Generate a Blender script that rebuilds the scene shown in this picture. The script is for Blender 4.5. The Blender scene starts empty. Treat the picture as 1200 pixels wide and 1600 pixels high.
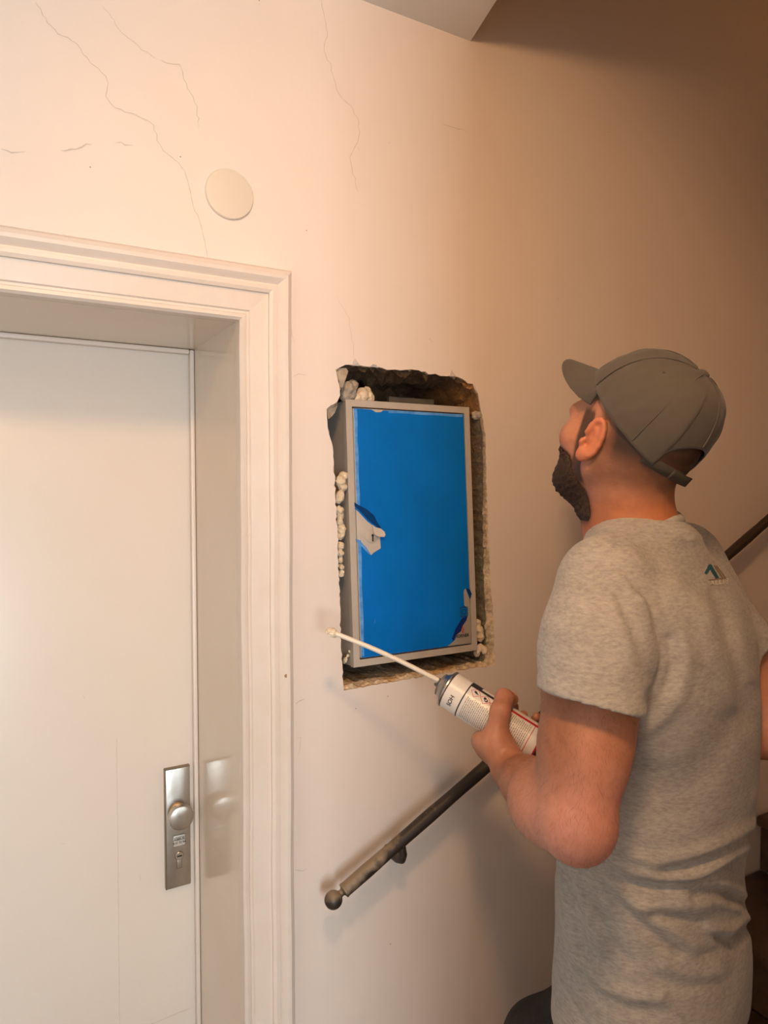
import bpy, bmesh, math, random
import numpy as np
from mathutils import Vector, Matrix
from mathutils.geometry import tessellate_polygon
from mathutils.bvhtree import BVHTree

# ------------------------------------------------------------------ camera, light, exposure
FPX, CX, CY = 1100.0, 600.0, 800.0
CAM = np.array((0.0, -1.22, 1.78))
YAW, PITCH = math.radians(29.3), math.radians(2.24)
scene = bpy.context.scene
COL = scene.collection
cd = bpy.data.cameras.new('camera'); co = bpy.data.objects.new('camera', cd); COL.objects.link(co)
cd.sensor_fit = 'VERTICAL'; cd.sensor_height = 32.0; cd.lens = FPX / 1600 * 32.0; cd.clip_start = 0.02
co.location = CAM; co.rotation_euler = (math.pi/2 - PITCH, 0, -YAW)
scene.camera = co
vs = scene.view_settings
vs.view_transform = 'Standard'; vs.look = 'None'; vs.gamma = 1; vs.use_curve_mapping = False
vs.exposure = 0.0
wd = bpy.data.worlds.new('world'); scene.world = wd; wd.use_nodes = True
wd.node_tree.nodes['Background'].inputs[0].default_value = (0.30, 0.24, 0.18, 1)
wd.node_tree.nodes['Background'].inputs[1].default_value = 0.05
LAMP_POS = (0.10, -1.08, 2.60)
LAMP_COL, LAMP_STRENGTH = (1.0, 0.575, 0.265), 156.0
LAMP_AIM = (1.95, -0.28, 1.15)
# daylight entering through the hall window behind the camera
ld = bpy.data.lights.new('window_daylight', 'AREA'); lo = bpy.data.objects.new('window_daylight', ld); COL.objects.link(lo)
ld.shape = 'RECTANGLE'; ld.size = 0.48; ld.size_y = 1.25; ld.energy = 58; ld.color = (0.80, 0.93, 1.0)
lo.location = (-0.36, -3.28, 1.55); lo.rotation_euler = (math.pi/2, 0, 0)

# ------------------------------------------------------------------ projection helpers (measured points -> world)
_F = np.array((math.sin(YAW)*math.cos(PITCH), math.cos(YAW)*math.cos(PITCH), -math.sin(PITCH)))
_R = np.array((math.cos(YAW), -math.sin(YAW), 0.0))
_U = np.cross(_R, _F)
def ray(px, py): return _F + _R*((px-CX)/FPX) - _U*((py-CY)/FPX)
def W(px, py, t): return CAM + ray(px, py)*t
def WY(px, py, y=0.0):
    d = ray(px, py); return CAM + d*((y-CAM[1])/d[1])
def proj(P):
    d = np.asarray(P) - CAM
    t = d @ _F
    return CX + FPX*(d @ _R)/t, CY - FPX*(d @ _U)/t, t

# ------------------------------------------------------------------ materials
MATS = {}
def mat(name, color, rough=0.6, metal=0.0, noise=None, bump=None, color2=None, attr=None, spec=0.5, emit=None, sss=0.0, sheen=0.0, coat=0.0):
    """noise=(scale, detail, lo, hi) mixes color->color2; bump=(scale, strength, distance)"""
    if name in MATS: return MATS[name]
    m = bpy.data.materials.new(name); m.use_nodes = True
    nt = m.node_tree; N = nt.nodes; L = nt.links
    b = N['Principled BSDF']
    b.inputs['Base Color'].default_value = (*color, 1); b.inputs['Roughness'].default_value = rough
    b.inputs['Metallic'].default_value = metal; b.inputs['Specular IOR Level'].default_value = spec
    b.inputs['Sheen Weight'].default_value = sheen; b.inputs['Coat Weight'].default_value = coat
    if sss: b.inputs['Subsurface Weight'].default_value = sss; b.inputs['Subsurface Radius'].default_value = (0.012, 0.004, 0.002); b.inputs['Subsurface Scale'].default_value = 0.6
    tc = N.new('ShaderNodeTexCoord')
    src = None
    if attr:
        a = N.new('ShaderNodeAttribute'); a.attribute_name = attr; src = a.outputs['Color']
    if noise:
        n = N.new('ShaderNodeTexNoise'); n.inputs['Scale'].default_value = noise[0]; n.inputs['Detail'].default_value = noise[1]
        r = N.new('ShaderNodeMapRange'); r.inputs[1].default_value = noise[2]; r.inputs[2].default_value = noise[3]
        L.new(tc.outputs['Object'], n.inputs['Vector']); L.new(n.outputs['Fac'], r.inputs[0])
        mx = N.new('ShaderNodeMix'); mx.data_type = 'RGBA'
        L.new(r.outputs[0], mx.inputs['Factor'])
        if attr:
            mx.blend_type = 'MULTIPLY'; L.new(src, mx.inputs['A'])
        else:
            mx.inputs['A'].default_value = (*color, 1)
        mx.inputs['B'].default_value = (*(color2 or color), 1)
        src = mx.outputs['Result']
    if src is not None: L.new(src, b.inputs['Base Color'])
    if bump:
        n2 = N.new('ShaderNodeTexNoise'); n2.inputs['Scale'].default_value = bump[0]; n2.inputs['Detail'].default_value = 5
        L.new(tc.outputs['Object'], n2.inputs['Vector'])
        bp = N.new('ShaderNodeBump'); bp.inputs['Strength'].default_value = bump[1]; bp.inputs['Distance'].default_value = bump[2]
        L.new(n2.outputs['Fac'], bp.inputs['Height']); L.new(bp.outputs['Normal'], b.inputs['Normal'])
    if emit: b.inputs['Emission Color'].default_value = (*emit[0], 1); b.inputs['Emission Strength'].default_value = emit[1]
    MATS[name] = m
    return m

WALLC = (0.80, 0.685, 0.605)
m_wall = mat('painted_plaster', WALLC, 0.62, noise=(2.2, 5, 0.35, 0.7), color2=(0.77, 0.65, 0.57), bump=(9, 0.35, 0.006))
m_ceil = mat('ceiling_paint', (0.80, 0.77, 0.73), 0.8, noise=(2, 3, .3, .7), color2=(0.72, 0.68, 0.63), bump=(25, 0.2, 0.003))
m_trim = mat('gloss_trim_paint', (0.75, 0.65, 0.575), 0.34, noise=(14, 5, .35, .75), color2=(0.72, 0.61, 0.52), bump=(30, 0.3, 0.004))
m_reveal = mat('gloss_reveal_paint', (0.74, 0.63, 0.52), 0.14, noise=(3, 4, .3, .8), color2=(0.70, 0.58, 0.46), bump=(6, 0.06, 0.004))
m_door = mat('door_paint', (0.80, 0.715, 0.635), 0.34, noise=(1.7, 5, .35, .7), color2=(0.765, 0.665, 0.575), bump=(45, 0.12, 0.003))
m_crack = mat('hairline_crack', (0.34, 0.25, 0.17), 0.9)
m_smudge = mat('pencil_smudge', (0.50, 0.42, 0.34), 0.9)
m_nickel = mat('brushed_nickel', (0.56, 0.53, 0.49), 0.33, 1.0, noise=(60, 3, .3, .7), color2=(0.50, 0.47, 0.43), bump=(220, 0.05, 0.001))
m_nickeld = mat('worn_bronze_edge', (0.30, 0.23, 0.15), 0.4, 1.0)
m_brassy = mat('tarnished_neck', (0.42, 0.28, 0.12), 0.4, 1.0)
m_black = mat('black_gap', (0.012, 0.010, 0.009), 0.8)
m_ink = mat('black_ink', (0.02, 0.02, 0.022), 0.6)
m_sticker = mat('silver_sticker', (0.62, 0.58, 0.52), 0.4, 0.3)
m_cover = mat('cover_plastic', (0.70, 0.61, 0.50), 0.45, bump=(60, .04, .001))
m_cab = mat('cabinet_grey', (0.50, 0.44, 0.38), 0.42, noise=(40, 3, .3, .7), color2=(0.47, 0.41, 0.35))
m_film = mat('blue_protective_film', (0.0006, 0.165, 0.60), 0.34, noise=(7, 3, .35, .75), color2=(0.0008, 0.140, 0.50), bump=(14, 0.12, 0.002), spec=0.25, coat=0.05)
m_film2 = mat('blue_film_fold_glint', (0.06, 0.26, 0.70), 0.25, noise=(60, 3, .3, .7), color2=(0.14, 0.40, 0.85), coat=0.4)
m_filmd = mat('blue_film_double', (0.001, 0.045, 0.18), 0.2, bump=(60, .5, .004), coat=0.4)
m_redprint = mat('red_print', (0.55, 0.06, 0.05), 0.5)
m_foam = mat('cured_foam', (0.80, 0.67, 0.50), 0.75, noise=(70, 4, .3, .7), color2=(0.66, 0.52, 0.36), bump=(150, 0.5, 0.003))
m_straw = mat('cream_plastic', (0.80, 0.69, 0.54), 0.4)
m_can = mat('can_white', (0.78, 0.72, 0.66), 0.32)
m_canred = mat('can_red', (0.50, 0.012, 0.02), 0.35)
m_steel = mat('can_steel', (0.42, 0.40, 0.37), 0.32, 1.0)
m_valve = mat('grey_valve_plastic', (0.16, 0.15, 0.14), 0.45)
m_print = mat('fine_print', (0.36, 0.31, 0.26), 0.6)
m_rail = None
m_wood = mat('dark_stair_wood', (0.060, 0.030, 0.014), 0.42, noise=(18, 5, .3, .75), color2=(0.115, 0.062, 0.030), bump=(30, .3, .004))
m_floor = mat('floor_terrazzo', (0.33, 0.25, 0.18), 0.5, noise=(30, 5, .35, .7), color2=(0.24, 0.18, 0.13))
m_skin = mat('skin', (0.6, 0.3, 0.2), 0.5, attr='Col', noise=(75, 5, .35, .8), color2=(0.86, 0.80, 0.76), bump=(210, 0.30, 0.0015), sss=0.10)
m_beard = mat('beard_hair', (0.030, 0.014, 0.007), 0.75, noise=(420, 2, .35, .7), color2=(0.085, 0.045, 0.022), bump=(520, 0.9, 0.004))
m_hair = mat('body_hair', (0.035, 0.017, 0.009), 0.6)
m_cap = mat('cap_twill', (0.088, 0.076, 0.065), 0.88, noise=(9, 3, .3, .7), color2=(0.079, 0.068, 0.058), bump=(900, 0.25, 0.0006), sheen=0.15)
m_capd = mat('cap_strap_twill', (0.060, 0.050, 0.042), 0.85, bump=(900, 0.25, 0.0006))
m_eyelet = mat('eyelet_thread', (0.07, 0.05, 0.045), 0.8)
m_jeans = mat('dark_trousers', (0.022, 0.019, 0.018), 0.9, noise=(60, 4, .3, .7), color2=(0.035, 0.030, 0.027), bump=(300, .4, .002))
m_shoe = mat('work_shoe', (0.05, 0.04, 0.035), 0.6, bump=(80, .3, .002))
m_teal = mat('teal_print', (0.015, 0.10, 0.13), 0.6)
m_white = mat('white_print', (0.75, 0.70, 0.64), 0.6)
m_tan = mat('tan_print', (0.30, 0.20, 0.13), 0.6)
m_opal = mat('opal_glass', (0.9, 0.85, 0.8), 0.3, emit=(LAMP_COL, LAMP_STRENGTH))
m_pane = mat('window_pane', (0.8, 0.85, 0.9), 0.1)

def shirt_material():
    m = bpy.data.materials.new('grey_melange_jersey'); m.use_nodes = True
    nt = m.node_tree; N = nt.nodes; L = nt.links; b = N['Principled BSDF']
    tc = N.new('ShaderNodeTexCoord')
    mp = N.new('ShaderNodeMapping'); mp.inputs['Scale'].default_value = (1, 1, 3.0); L.new(tc.outputs['Object'], mp.inputs[0])
    n = N.new('ShaderNodeTexNoise'); n.inputs['Scale'].default_value = 95; n.inputs['Detail'].default_value = 6; n.inputs['Roughness'].default_value = .7
    L.new(mp.outputs[0], n.inputs['Vector'])
    n3 = N.new('ShaderNodeTexNoise'); n3.inputs['Scale'].default_value = 14; n3.inputs['Detail'].default_value = 4; L.new(mp.outputs[0], n3.inputs['Vector'])
    ad = N.new('ShaderNodeMath'); ad.operation = 'MULTIPLY_ADD'; ad.inputs[1].default_value = .22; L.new(n3.outputs['Fac'], ad.inputs[0]); 
    sc = N.new('ShaderNodeMath'); sc.operation = 'MULTIPLY'; sc.inputs[1].default_value = .78; L.new(n.outputs['Fac'], sc.inputs[0]); L.new(sc.outputs[0], ad.inputs[2])
    cr = N.new('ShaderNodeValToRGB'); e = cr.color_ramp.elements
    e[0].position = .34; e[0].color = (0.275, 0.262, 0.250, 1); e[1].position = .66; e[1].color = (0.470, 0.450, 0.430, 1)
    L.new(ad.outputs[0], cr.inputs[0]); L.new(cr.outputs[0], b.inputs['Base Color'])
    b.inputs['Roughness'].default_value = .92; b.inputs['Sheen Weight'].default_value = .12; b.inputs['Specular IOR Level'].default_value = .2
    n2 = N.new('ShaderNodeTexNoise'); n2.inputs['Scale'].default_value = 500; n2.inputs['Detail'].default_value = 2; L.new(tc.outputs['Object'], n2.inputs['Vector'])
    bp = N.new('ShaderNodeBump'); bp.inputs['Strength'].default_value = .3; bp.inputs['Distance'].default_value = .001
    L.new(n2.outputs['Fac'], bp.inputs['Height']); L.new(bp.outputs[0], b.inputs['Normal'])
    return m
m_shirt = shirt_material()

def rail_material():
    m = bpy.data.materials.new('worn_highlit_handrail'); m.use_nodes = True
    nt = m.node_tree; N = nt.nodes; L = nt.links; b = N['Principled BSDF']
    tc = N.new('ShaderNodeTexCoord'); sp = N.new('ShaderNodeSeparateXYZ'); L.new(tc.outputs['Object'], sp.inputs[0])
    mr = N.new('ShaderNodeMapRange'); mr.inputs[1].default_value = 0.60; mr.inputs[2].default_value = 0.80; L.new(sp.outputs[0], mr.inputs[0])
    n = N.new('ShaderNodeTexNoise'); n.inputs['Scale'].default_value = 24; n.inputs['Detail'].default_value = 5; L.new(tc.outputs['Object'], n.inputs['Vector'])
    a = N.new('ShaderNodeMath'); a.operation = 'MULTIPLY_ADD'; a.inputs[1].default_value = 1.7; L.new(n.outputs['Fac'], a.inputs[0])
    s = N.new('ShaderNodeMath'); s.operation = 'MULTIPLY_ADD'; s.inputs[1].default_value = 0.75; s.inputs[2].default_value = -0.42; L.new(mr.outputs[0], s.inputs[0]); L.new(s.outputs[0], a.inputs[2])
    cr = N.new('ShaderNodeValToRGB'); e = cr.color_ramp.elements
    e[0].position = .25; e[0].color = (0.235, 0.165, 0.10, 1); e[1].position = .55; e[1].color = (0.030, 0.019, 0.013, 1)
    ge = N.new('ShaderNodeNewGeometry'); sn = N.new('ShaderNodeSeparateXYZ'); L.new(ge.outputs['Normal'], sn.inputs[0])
    wz = N.new('ShaderNodeMath'); wz.operation = 'MULTIPLY_ADD'; wz.inputs[1].default_value = -.32; L.new(sn.outputs[2], wz.inputs[0]); L.new(a.outputs[0], wz.inputs[2])  # upward faces turned tan: top highlight painted in along with the wear
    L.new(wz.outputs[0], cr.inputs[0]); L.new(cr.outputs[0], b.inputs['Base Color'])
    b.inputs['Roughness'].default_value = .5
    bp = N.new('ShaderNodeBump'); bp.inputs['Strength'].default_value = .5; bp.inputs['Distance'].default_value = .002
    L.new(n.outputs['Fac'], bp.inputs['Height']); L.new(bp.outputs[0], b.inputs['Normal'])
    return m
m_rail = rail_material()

# ------------------------------------------------------------------ object helpers
def mesh_obj(name, verts, faces, m, parent=None, smooth=False):
    me = bpy.data.meshes.new(name); me.from_pydata([tuple(map(float, v)) for v in verts], [], [tuple(int(i) for i in f) for f in faces]); me.update()
    if smooth: me.polygons.foreach_set('use_smooth', [True]*len(me.polygons))
    o = bpy.data.objects.new(name, me); COL.objects.link(o)
    if m is not None: me.materials.append(m)
    if parent is not None: o.parent = parent
    return o
def bm_obj(name, bm, m, parent=None, smooth=False):
    bmesh.ops.recalc_face_normals(bm, faces=bm.faces)
    me = bpy.data.meshes.new(name); bm.to_mesh(me); bm.free()
    if smooth: me.polygons.foreach_set('use_smooth', [True]*len(me.polygons))
    o = bpy.data.objects.new(name, me); COL.objects.link(o); me.materials.append(m)
    if parent is not None: o.parent = parent
    return o
def auto(o, ang=35):
    me = o.data; me.polygons.foreach_set('use_smooth', [True]*len(me.polygons)); me.set_sharp_from_angle(angle=math.radians(ang)); return o
def tag(o, label=None, cat=None, group=None, kind=None):
    if label: o['label'] = label
    if cat: o['category'] = cat
    if group: o['group'] = group
    if kind: o['kind'] = kind
    return o
def empty(name, loc=(0, 0, 0)):
    o = bpy.data.objects.new(name, None); o.empty_display_size = .05; o.location = tuple(map(float, loc)); COL.objects.link(o); return o
def reparent(parent, *obs):
    """keep world coordinates: meshes are built in world space, shift to the parent's base"""
    for o in obs:
        o.parent = parent; o.matrix_parent_inverse = Matrix.Translation(-Vector(parent.location))
def box_bm(x0, x1, y0, y1, z0, z1, bevel=0.0, seg=2, bm=None):
    b = bmesh.new() if bm is None else bm
    vs_ = [b.verts.new((x, y, z)) for x in (x0, x1) for y in (y0, y1) for z in (z0, z1)]
    fs = [(0, 1, 3, 2), (4, 6, 7, 5), (0, 4, 5, 1), (2, 3, 7, 6), (0, 2, 6, 4), (1, 5, 7, 3)]
    ff = [b.faces.new([vs_[i] for i in f]) for f in fs]
    if bevel:
        ed = list({e for f in ff for e in f.edges})
        bmesh.ops.bevel(b, geom=ed, offset=bevel, segments=seg, affect='EDGES', profile=.5)
    return b
def box(name, x0, x1, y0, y1, z0, z1, m, parent=None, bevel=0.0):
    o = bm_obj(name, box_bm(x0, x1, y0, y1, z0, z1, bevel), m, parent)
    if bevel: auto(o)
    return o
def lathe(name, prof, origin, axis, m, parent=None, seg=40, up=None, ang=35):
    """prof: [(r, h)] along axis"""
    ax = Vector(axis).normalized(); q = ax.to_track_quat('Z', 'Y'); O = Vector(origin)
    V = []; Fc = []
    for r, h in prof:
        for i in range(seg):
            a = 2*math.pi*i/seg
            V.append(O + q @ Vector((r*math.cos(a), r*math.sin(a), h)))
    n = len(prof)
    for j in range(n-1):
        for i in range(seg):
            k = (i+1) % seg
            Fc.append((j*seg+i, j*seg+k, (j+1)*seg+k, (j+1)*seg+i))
    Fc.append(tuple(range(seg-1, -1, -1))); Fc.append(tuple((n-1)*seg+i for i in range(seg)))
    o = mesh_obj(name, V, Fc, m, parent)
    return auto(o, ang)
def tube(name, pts, rad, m, parent=None, seg=16, flat=None):
    pts = [Vector(p) for p in pts]; n = len(pts)
    rad = rad if hasattr(rad, '__len__') else [rad]*n
    V = []; Fc = []; ref = None
    for i, p in enumerate(pts):
        d = (pts[min(i+1, n-1)]-pts[max(i-1, 0)]).normalized()
        if ref is None: ref = d.orthogonal().normalized()
        ref = (ref - d*ref.dot(d)).normalized(); b = d.cross(ref)
        for k in range(seg):
            a = 2*math.pi*k/seg; V.append(p + (ref*math.cos(a)+b*math.sin(a))*rad[i])
    for i in range(n-1):
        for k in range(seg):
            j = (k+1) % seg; Fc.append((i*seg+k, i*seg+j, (i+1)*seg+j, (i+1)*seg+k))
    Fc.append(tuple(range(seg-1, -1, -1))); Fc.append(tuple((n-1)*seg+k for k in range(seg)))
    return auto(mesh_obj(name, V, Fc, m, parent), 50)
def text_mesh(s, size=1.0, bold=0.0):
    c = bpy.data.curves.new('lettering', 'FONT'); c.body = s; c.size = size; c.align_x = 'CENTER'; c.align_y = 'CENTER'; c.resolution_u = 3; c.offset = bold
    o = bpy.data.objects.new('lettering', c); COL.objects.link(o)
    dg = bpy.context.evaluated_depsgraph_get()
    me = bpy.data.meshes.new_from_object(o.evaluated_get(dg))
    V = np.array([v.co[:] for v in me.vertices]); Fc = [tuple(p.vertices) for p in me.polygons]
    bpy.data.objects.remove(o); bpy.data.curves.remove(c); bpy.data.meshes.remove(me)
    return V, Fc
def poly_plate(name, outline3d, thick_vec, m, parent=None, holes=()):
    """flat polygon (list of 3d points) extruded along thick_vec"""
    loops = [[Vector(p) for p in outline3d]] + [[Vector(p) for p in h] for h in holes]
    flat = [p for l in loops for p in l]; n = len(flat); tv = Vector(thick_vec)
    tris = tessellate_polygon(loops)
    V = flat + [p+tv for p in flat]; Fc = [tuple(t) for t in tris] + [tuple(n+i for i in reversed(t)) for t in tris]
    base = 0
    for l in loops:
        k = len(l)
        for i in range(k):
            a, b = base+i, base+(i+1) % k
            Fc.append((a, b, n+b, n+a))
        base += k
    o = mesh_obj(name, V, Fc, m, parent)
    bm = bmesh.new(); bm.from_mesh(o.data); bmesh.ops.recalc_face_normals(bm, faces=bm.faces); bm.to_mesh(o.data); bm.free()
    return o
rng = random.Random(7)
def vnoise(P, scale, seed=0):
    """cheap smooth pseudo noise in [-1,1] for Nx3 arrays"""
    P = np.asarray(P)*scale; r = np.random.RandomState(seed); o = np.zeros(len(P))
    for i in range(6):
        d = r.normal(size=3); d /= np.linalg.norm(d); f = r.uniform(.6, 1.9); ph = r.uniform(0, 6.28)
        w = P @ d*f + ph + 1.3*np.sin(P @ np.roll(d, 1)*f*.7+ph*2)
        o += np.sin(w)
    return o/3.2

# ------------------------------------------------------------------ SDF modelling (smooth unions -> surface nets)
class Cone:
    def __init__(s, a, b, r1, r2, k=.02, op='u'):
        s.a = np.array(a, float); s.b = np.array(b, float); s.r1 = r1; s.r2 = r2; s.k = k; s.op = op
    def __call__(s, P):
        ba = s.b-s.a; h = np.clip((P-s.a) @ ba/(ba @ ba), 0, 1)
        return np.linalg.norm(P-s.a-h[:, None]*ba, axis=1)-(s.r1+(s.r2-s.r1)*h)
class Ell:
    def __init__(s, c, r, M=None, k=.02, op='u'):
        s.c = np.array(c, float); s.r = np.array(r, float); s.M = np.eye(3) if M is None else np.array(M); s.k = k; s.op = op
    def __call__(s, P):
        q = (P-s.c) @ s.M
        k0 = np.linalg.norm(q/s.r, axis=1); k1 = np.linalg.norm(q/(s.r*s.r), axis=1)
        return k0*(k0-1)/np.maximum(k1, 1e-9)
class Stack:
    """torso: elliptical sections along z; table rows (z, cx, cy, a, b), yaw"""
    def __init__(s, rows, yaw, k=.02, op='u', n=2.4):
        s.T = np.array(sorted(rows)); s.y = yaw; s.k = k; s.op = op; s.n = n
    def __call__(s, P):
        T = s.T; z = P[:, 2]; zc = np.clip(z, T[0, 0], T[-1, 0])
        def itp(j):
            i = np.clip(np.searchsorted(T[:, 0], zc)-1, 0, len(T)-2); u = (zc-T[i, 0])/(T[i+1, 0]-T[i, 0])
            m = np.gradient(T[:, j], T[:, 0]); hh = T[i+1, 0]-T[i, 0]
            return (2*u**3-3*u*u+1)*T[i, j]+(u**3-2*u*u+u)*hh*m[i]+(-2*u**3+3*u*u)*T[i+1, j]+(u**3-u*u)*hh*m[i+1]
        x = P[:, 0]-itp(1); y = P[:, 1]-itp(2); c, q = math.cos(s.y), math.sin(s.y)
        lx = x*c+y*q; ly = -x*q+y*c; a = itp(3); b = itp(4)
        r = (np.abs(lx/a)**s.n+np.abs(ly/b)**s.n)**(1/s.n)
        d = (r-1)*np.minimum(a, b)*.95
        dz = np.abs(z-zc); return np.where(dz > 0, np.sqrt(np.maximum(d, 0)**2+dz*dz), d)
class Plane:
    """half space: keeps side where (P-c).n < 0 when op='i'"""
    def __init__(s, c, n, k=.004, op='i'):
        s.c = np.array(c, float); s.n = np.array(n, float)/np.linalg.norm(n); s.k = k; s.op = op
    def __call__(s, P): return (P-s.c) @ s.n
class Limited:
    """subtract shape only where plane side is positive"""
    def __init__(s, shape, c, n, k=.003):
        s.sh = shape; s.c = np.array(c, float); s.n = np.array(n, float)/np.linalg.norm(n); s.k = k; s.op = 's'
    def __call__(s, P): return np.maximum(s.sh(P), -((P-s.c) @ s.n))
def combine(d, e, k, op):
    if op == 'u':
        h = np.clip(.5+.5*(d-e)/k, 0, 1); return d+(e-d)*h-k*h*(1-h)
    if op == 's': e = -e
    h = np.clip(.5-.5*(d-e)/k, 0, 1); return d+(e-d)*h+k*h*(1-h)
def sdf_eval(prims, P):
    d = np.full(len(P), 10.0)
    for p in prims: d = combine(d, p(P), p.k, p.op)
    return d
def surface_nets(prims, lo, hi, h, extra=None):
    B = 8; lo = np.array(lo, float); n = (np.ceil((np.array(hi)-lo)/(h*B))).astype(int); N = n*B+1
    bi = np.stack(np.meshgrid(*[np.arange(k) for k in n], indexing='ij'), -1).reshape(-1, 3)
    C = lo+(bi+.5)*B*h; hd = B*h*.5*1.7321
    D = np.stack([p(C) for p in prims])
    d = np.full(len(C), 10.0)
    for i, p in enumerate(prims): d = combine(d, D[i], p.k, p.op)
    V = np.where(d[:, None, None, None] > 0, 1., -1.).astype(np.float32)*np.ones((1, B, B, B), np.float32)
    act = np.nonzero(np.abs(d) < hd*1.6+.012)[0]
    g = np.stack(np.meshgrid(*[np.arange(B)]*3, indexing='ij'), -1).reshape(-1, 3)*h
    for j in act:
        P = lo+bi[j]*B*h+g
        use = [p for i, p in enumerate(prims) if p.op != 'u' or D[i, j] < hd*2.2+p.k+.02]
        v = sdf_eval(use, P)
        if extra is not None: v = extra(P, v)
        V[j] = v.reshape(B, B, B)
    full = np.ones(N, np.float32)
    full[:-1, :-1, :-1] = V.reshape(*n, B, B, B).transpose(0, 3, 1, 4, 2, 5).reshape(*(n*B))
    S = full < 0
    cnt = np.zeros(N-1, np.int8)
    cs = [(i, j, k) for i in (0, 1) for j in (0, 1) for k in (0, 1)]
    sl = lambda o: tuple(slice(o[a], N[a]-1+o[a]) for a in range(3))
    for c in cs: cnt += S[sl(c)]
    cells = np.argwhere((cnt > 0) & (cnt < 8))
    idx = np.full(N-1, -1, np.int32); idx[tuple(cells.T)] = np.arange(len(cells))
    acc = np.zeros((len(cells), 3)); w = np.zeros(len(cells))
    for c in cs:
        for a in range(3):
            if c[a]: continue
            e = list(c); e[a] = 1
            v0 = full[tuple((cells+c).T)]; v1 = full[tuple((cells+e).T)]
            m = (v0 < 0) != (v1 < 0)
            t = np.where(m, v0/np.where(m, v0-v1, 1), 0)
            pt = np.array(c, float)[None]+np.zeros((len(cells), 1)); pt[:, a] = t
            acc += pt*m[:, None]; w += m
    verts = lo+(cells+acc/np.maximum(w, 1)[:, None])*h
    faces = []
    for a in range(3):
        b, c = (a+1) % 3, (a+2) % 3
        s0 = [slice(1, N[i]-1) for i in range(3)]; s0[a] = slice(0, N[a]-1)
        s1 = list(s0); s1[a] = slice(1, N[a])
        A0 = S[tuple(s0)]; A1 = S[tuple(s1)]
        for flip, M_ in ((False, A0 & ~A1), (True, ~A0 & A1)):
            q = np.argwhere(M_)
            off = np.ones(3, int); off[a] = 0; q = q+off
            eb = np.zeros(3, int); eb[b] = 1; ec = np.zeros(3, int); ec[c] = 1
            quad = np.stack([idx[tuple((q-eb-ec).T)], idx[tuple((q-ec).T)], idx[tuple(q.T)], idx[tuple((q-eb).T)]], 1)
            if flip: quad = quad[:, ::-1]
            faces.append(quad)
    faces = np.concatenate(faces); faces = faces[(faces >= 0).all(1)]
    return verts, faces
def np_mesh(name, V, Fq, m, parent=None, col=None):
    me = bpy.data.meshes.new(name)
    me.vertices.add(len(V)); me.vertices.foreach_set('co', np.asarray(V, np.float32).ravel())
    k = Fq.shape[1]
    me.loops.add(len(Fq)*k); me.loops.foreach_set('vertex_index', Fq.astype(np.int32).ravel())
    me.polygons.add(len(Fq)); me.polygons.foreach_set('loop_start', np.arange(0, len(Fq)*k, k, dtype=np.int32))
    me.polygons.foreach_set('use_smooth', np.ones(len(Fq), bool))
    me.update(calc_edges=True); me.validate()
    if col is not None:
        at = me.color_attributes.new('Col', 'FLOAT_COLOR', 'POINT'); at.data.foreach_set('color', np.concatenate([col, np.ones((len(col), 1))], 1).astype(np.float32).ravel())
    me.materials.append(m)
    o = bpy.data.objects.new(name, me); COL.objects.link(o)
    if parent is not None: o.parent = parent
    return o
def normals(V, F):
    n = np.cross(V[F[:, 2]]-V[F[:, 0]], V[F[:, 3]]-V[F[:, 1]]); o = np.zeros_like(V)
    for i in range(4): np.add.at(o, F[:, i], n)
    return o/np.maximum(np.linalg.norm(o, axis=1), 1e-12)[:, None]
def relax(V, F, it=2, f=.5):
    E = np.concatenate([F[:, [0, 1]], F[:, [1, 2]], F[:, [2, 3]], F[:, [3, 0]]])
    for _ in range(it):
        s = np.zeros_like(V); c = np.zeros(len(V))
        np.add.at(s, E[:, 0], V[E[:, 1]]); np.add.at(c, E[:, 0], 1)
        np.add.at(s, E[:, 1], V[E[:, 0]]); np.add.at(c, E[:, 1], 1)
        V = V+(s/np.maximum(c, 1)[:, None]-V)*f
    return V
def seg_dist(P, pts):
    """distance of Nx2 points to a polyline"""
    d = np.full(len(P), 1e9)
    for a, b in zip(pts[:-1], pts[1:]):
        a = np.array(a, float); b = np.array(b, float); ba = b-a
        h = np.clip((P-a) @ ba/(ba @ ba), 0, 1); d = np.minimum(d, np.linalg.norm(P-a-h[:, None]*ba, axis=1))
    return d
# ================================================================== THE SETTING
XL, XR, YB, ZC, ZT = -1.6, 3.5, -3.4, 2.70, 4.6
DX0, DX1, DZ = -0.56, 0.385, 2.065          # door opening
REV = 0.30                                  # depth of the door plane
# niche outline as measured on the wall face
NP = [(524.5,577.5),(531.5,574),(539.7,570),(552.5,570.5),(560.7,570.5),(574.7,572.8),(586,573.4),(596.8,574.6),(605,578),(617.8,577.5),(626,578.7),(637.7,577.5),(649,578),(664.5,580.4),(670,585),(680.8,584),(687.8,587.4),(703,587.4),(712,588.6),(726,594.4),(731,599),(739,600),(741.5,608),(747,615),(749.7,630),(751,641),(754,650),(756,665),(759,679),(760,758),(764,850),(766.6,915.6),(771,968),(773,1033.7),(771.5,1039),(700,1051),(640,1061),(590,1070),(537,1079),(535,1040),(533,1000),(531,940),(529,900),(527.5,850),(525.5,800),(523.5,770),(521.5,720),(520,699),(513,673),(511,653),(510.5,639),(517.5,633),(526.8,627.7),(531.5,618),(531,608),(528,595)]
nw = [WY(x, y) for x, y in NP]
NO = []
for i in range(len(nw)):
    a, b = nw[i], nw[(i+1) % len(nw)]; L_ = np.linalg.norm(b-a); k = max(1, int(L_/.007))
    for j in range(k):
        p = a+(b-a)*j/k
        if j: p = p+np.array((rng.gauss(0, .0009), 0, rng.gauss(0, .0009)))
        NO.append(p)
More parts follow.
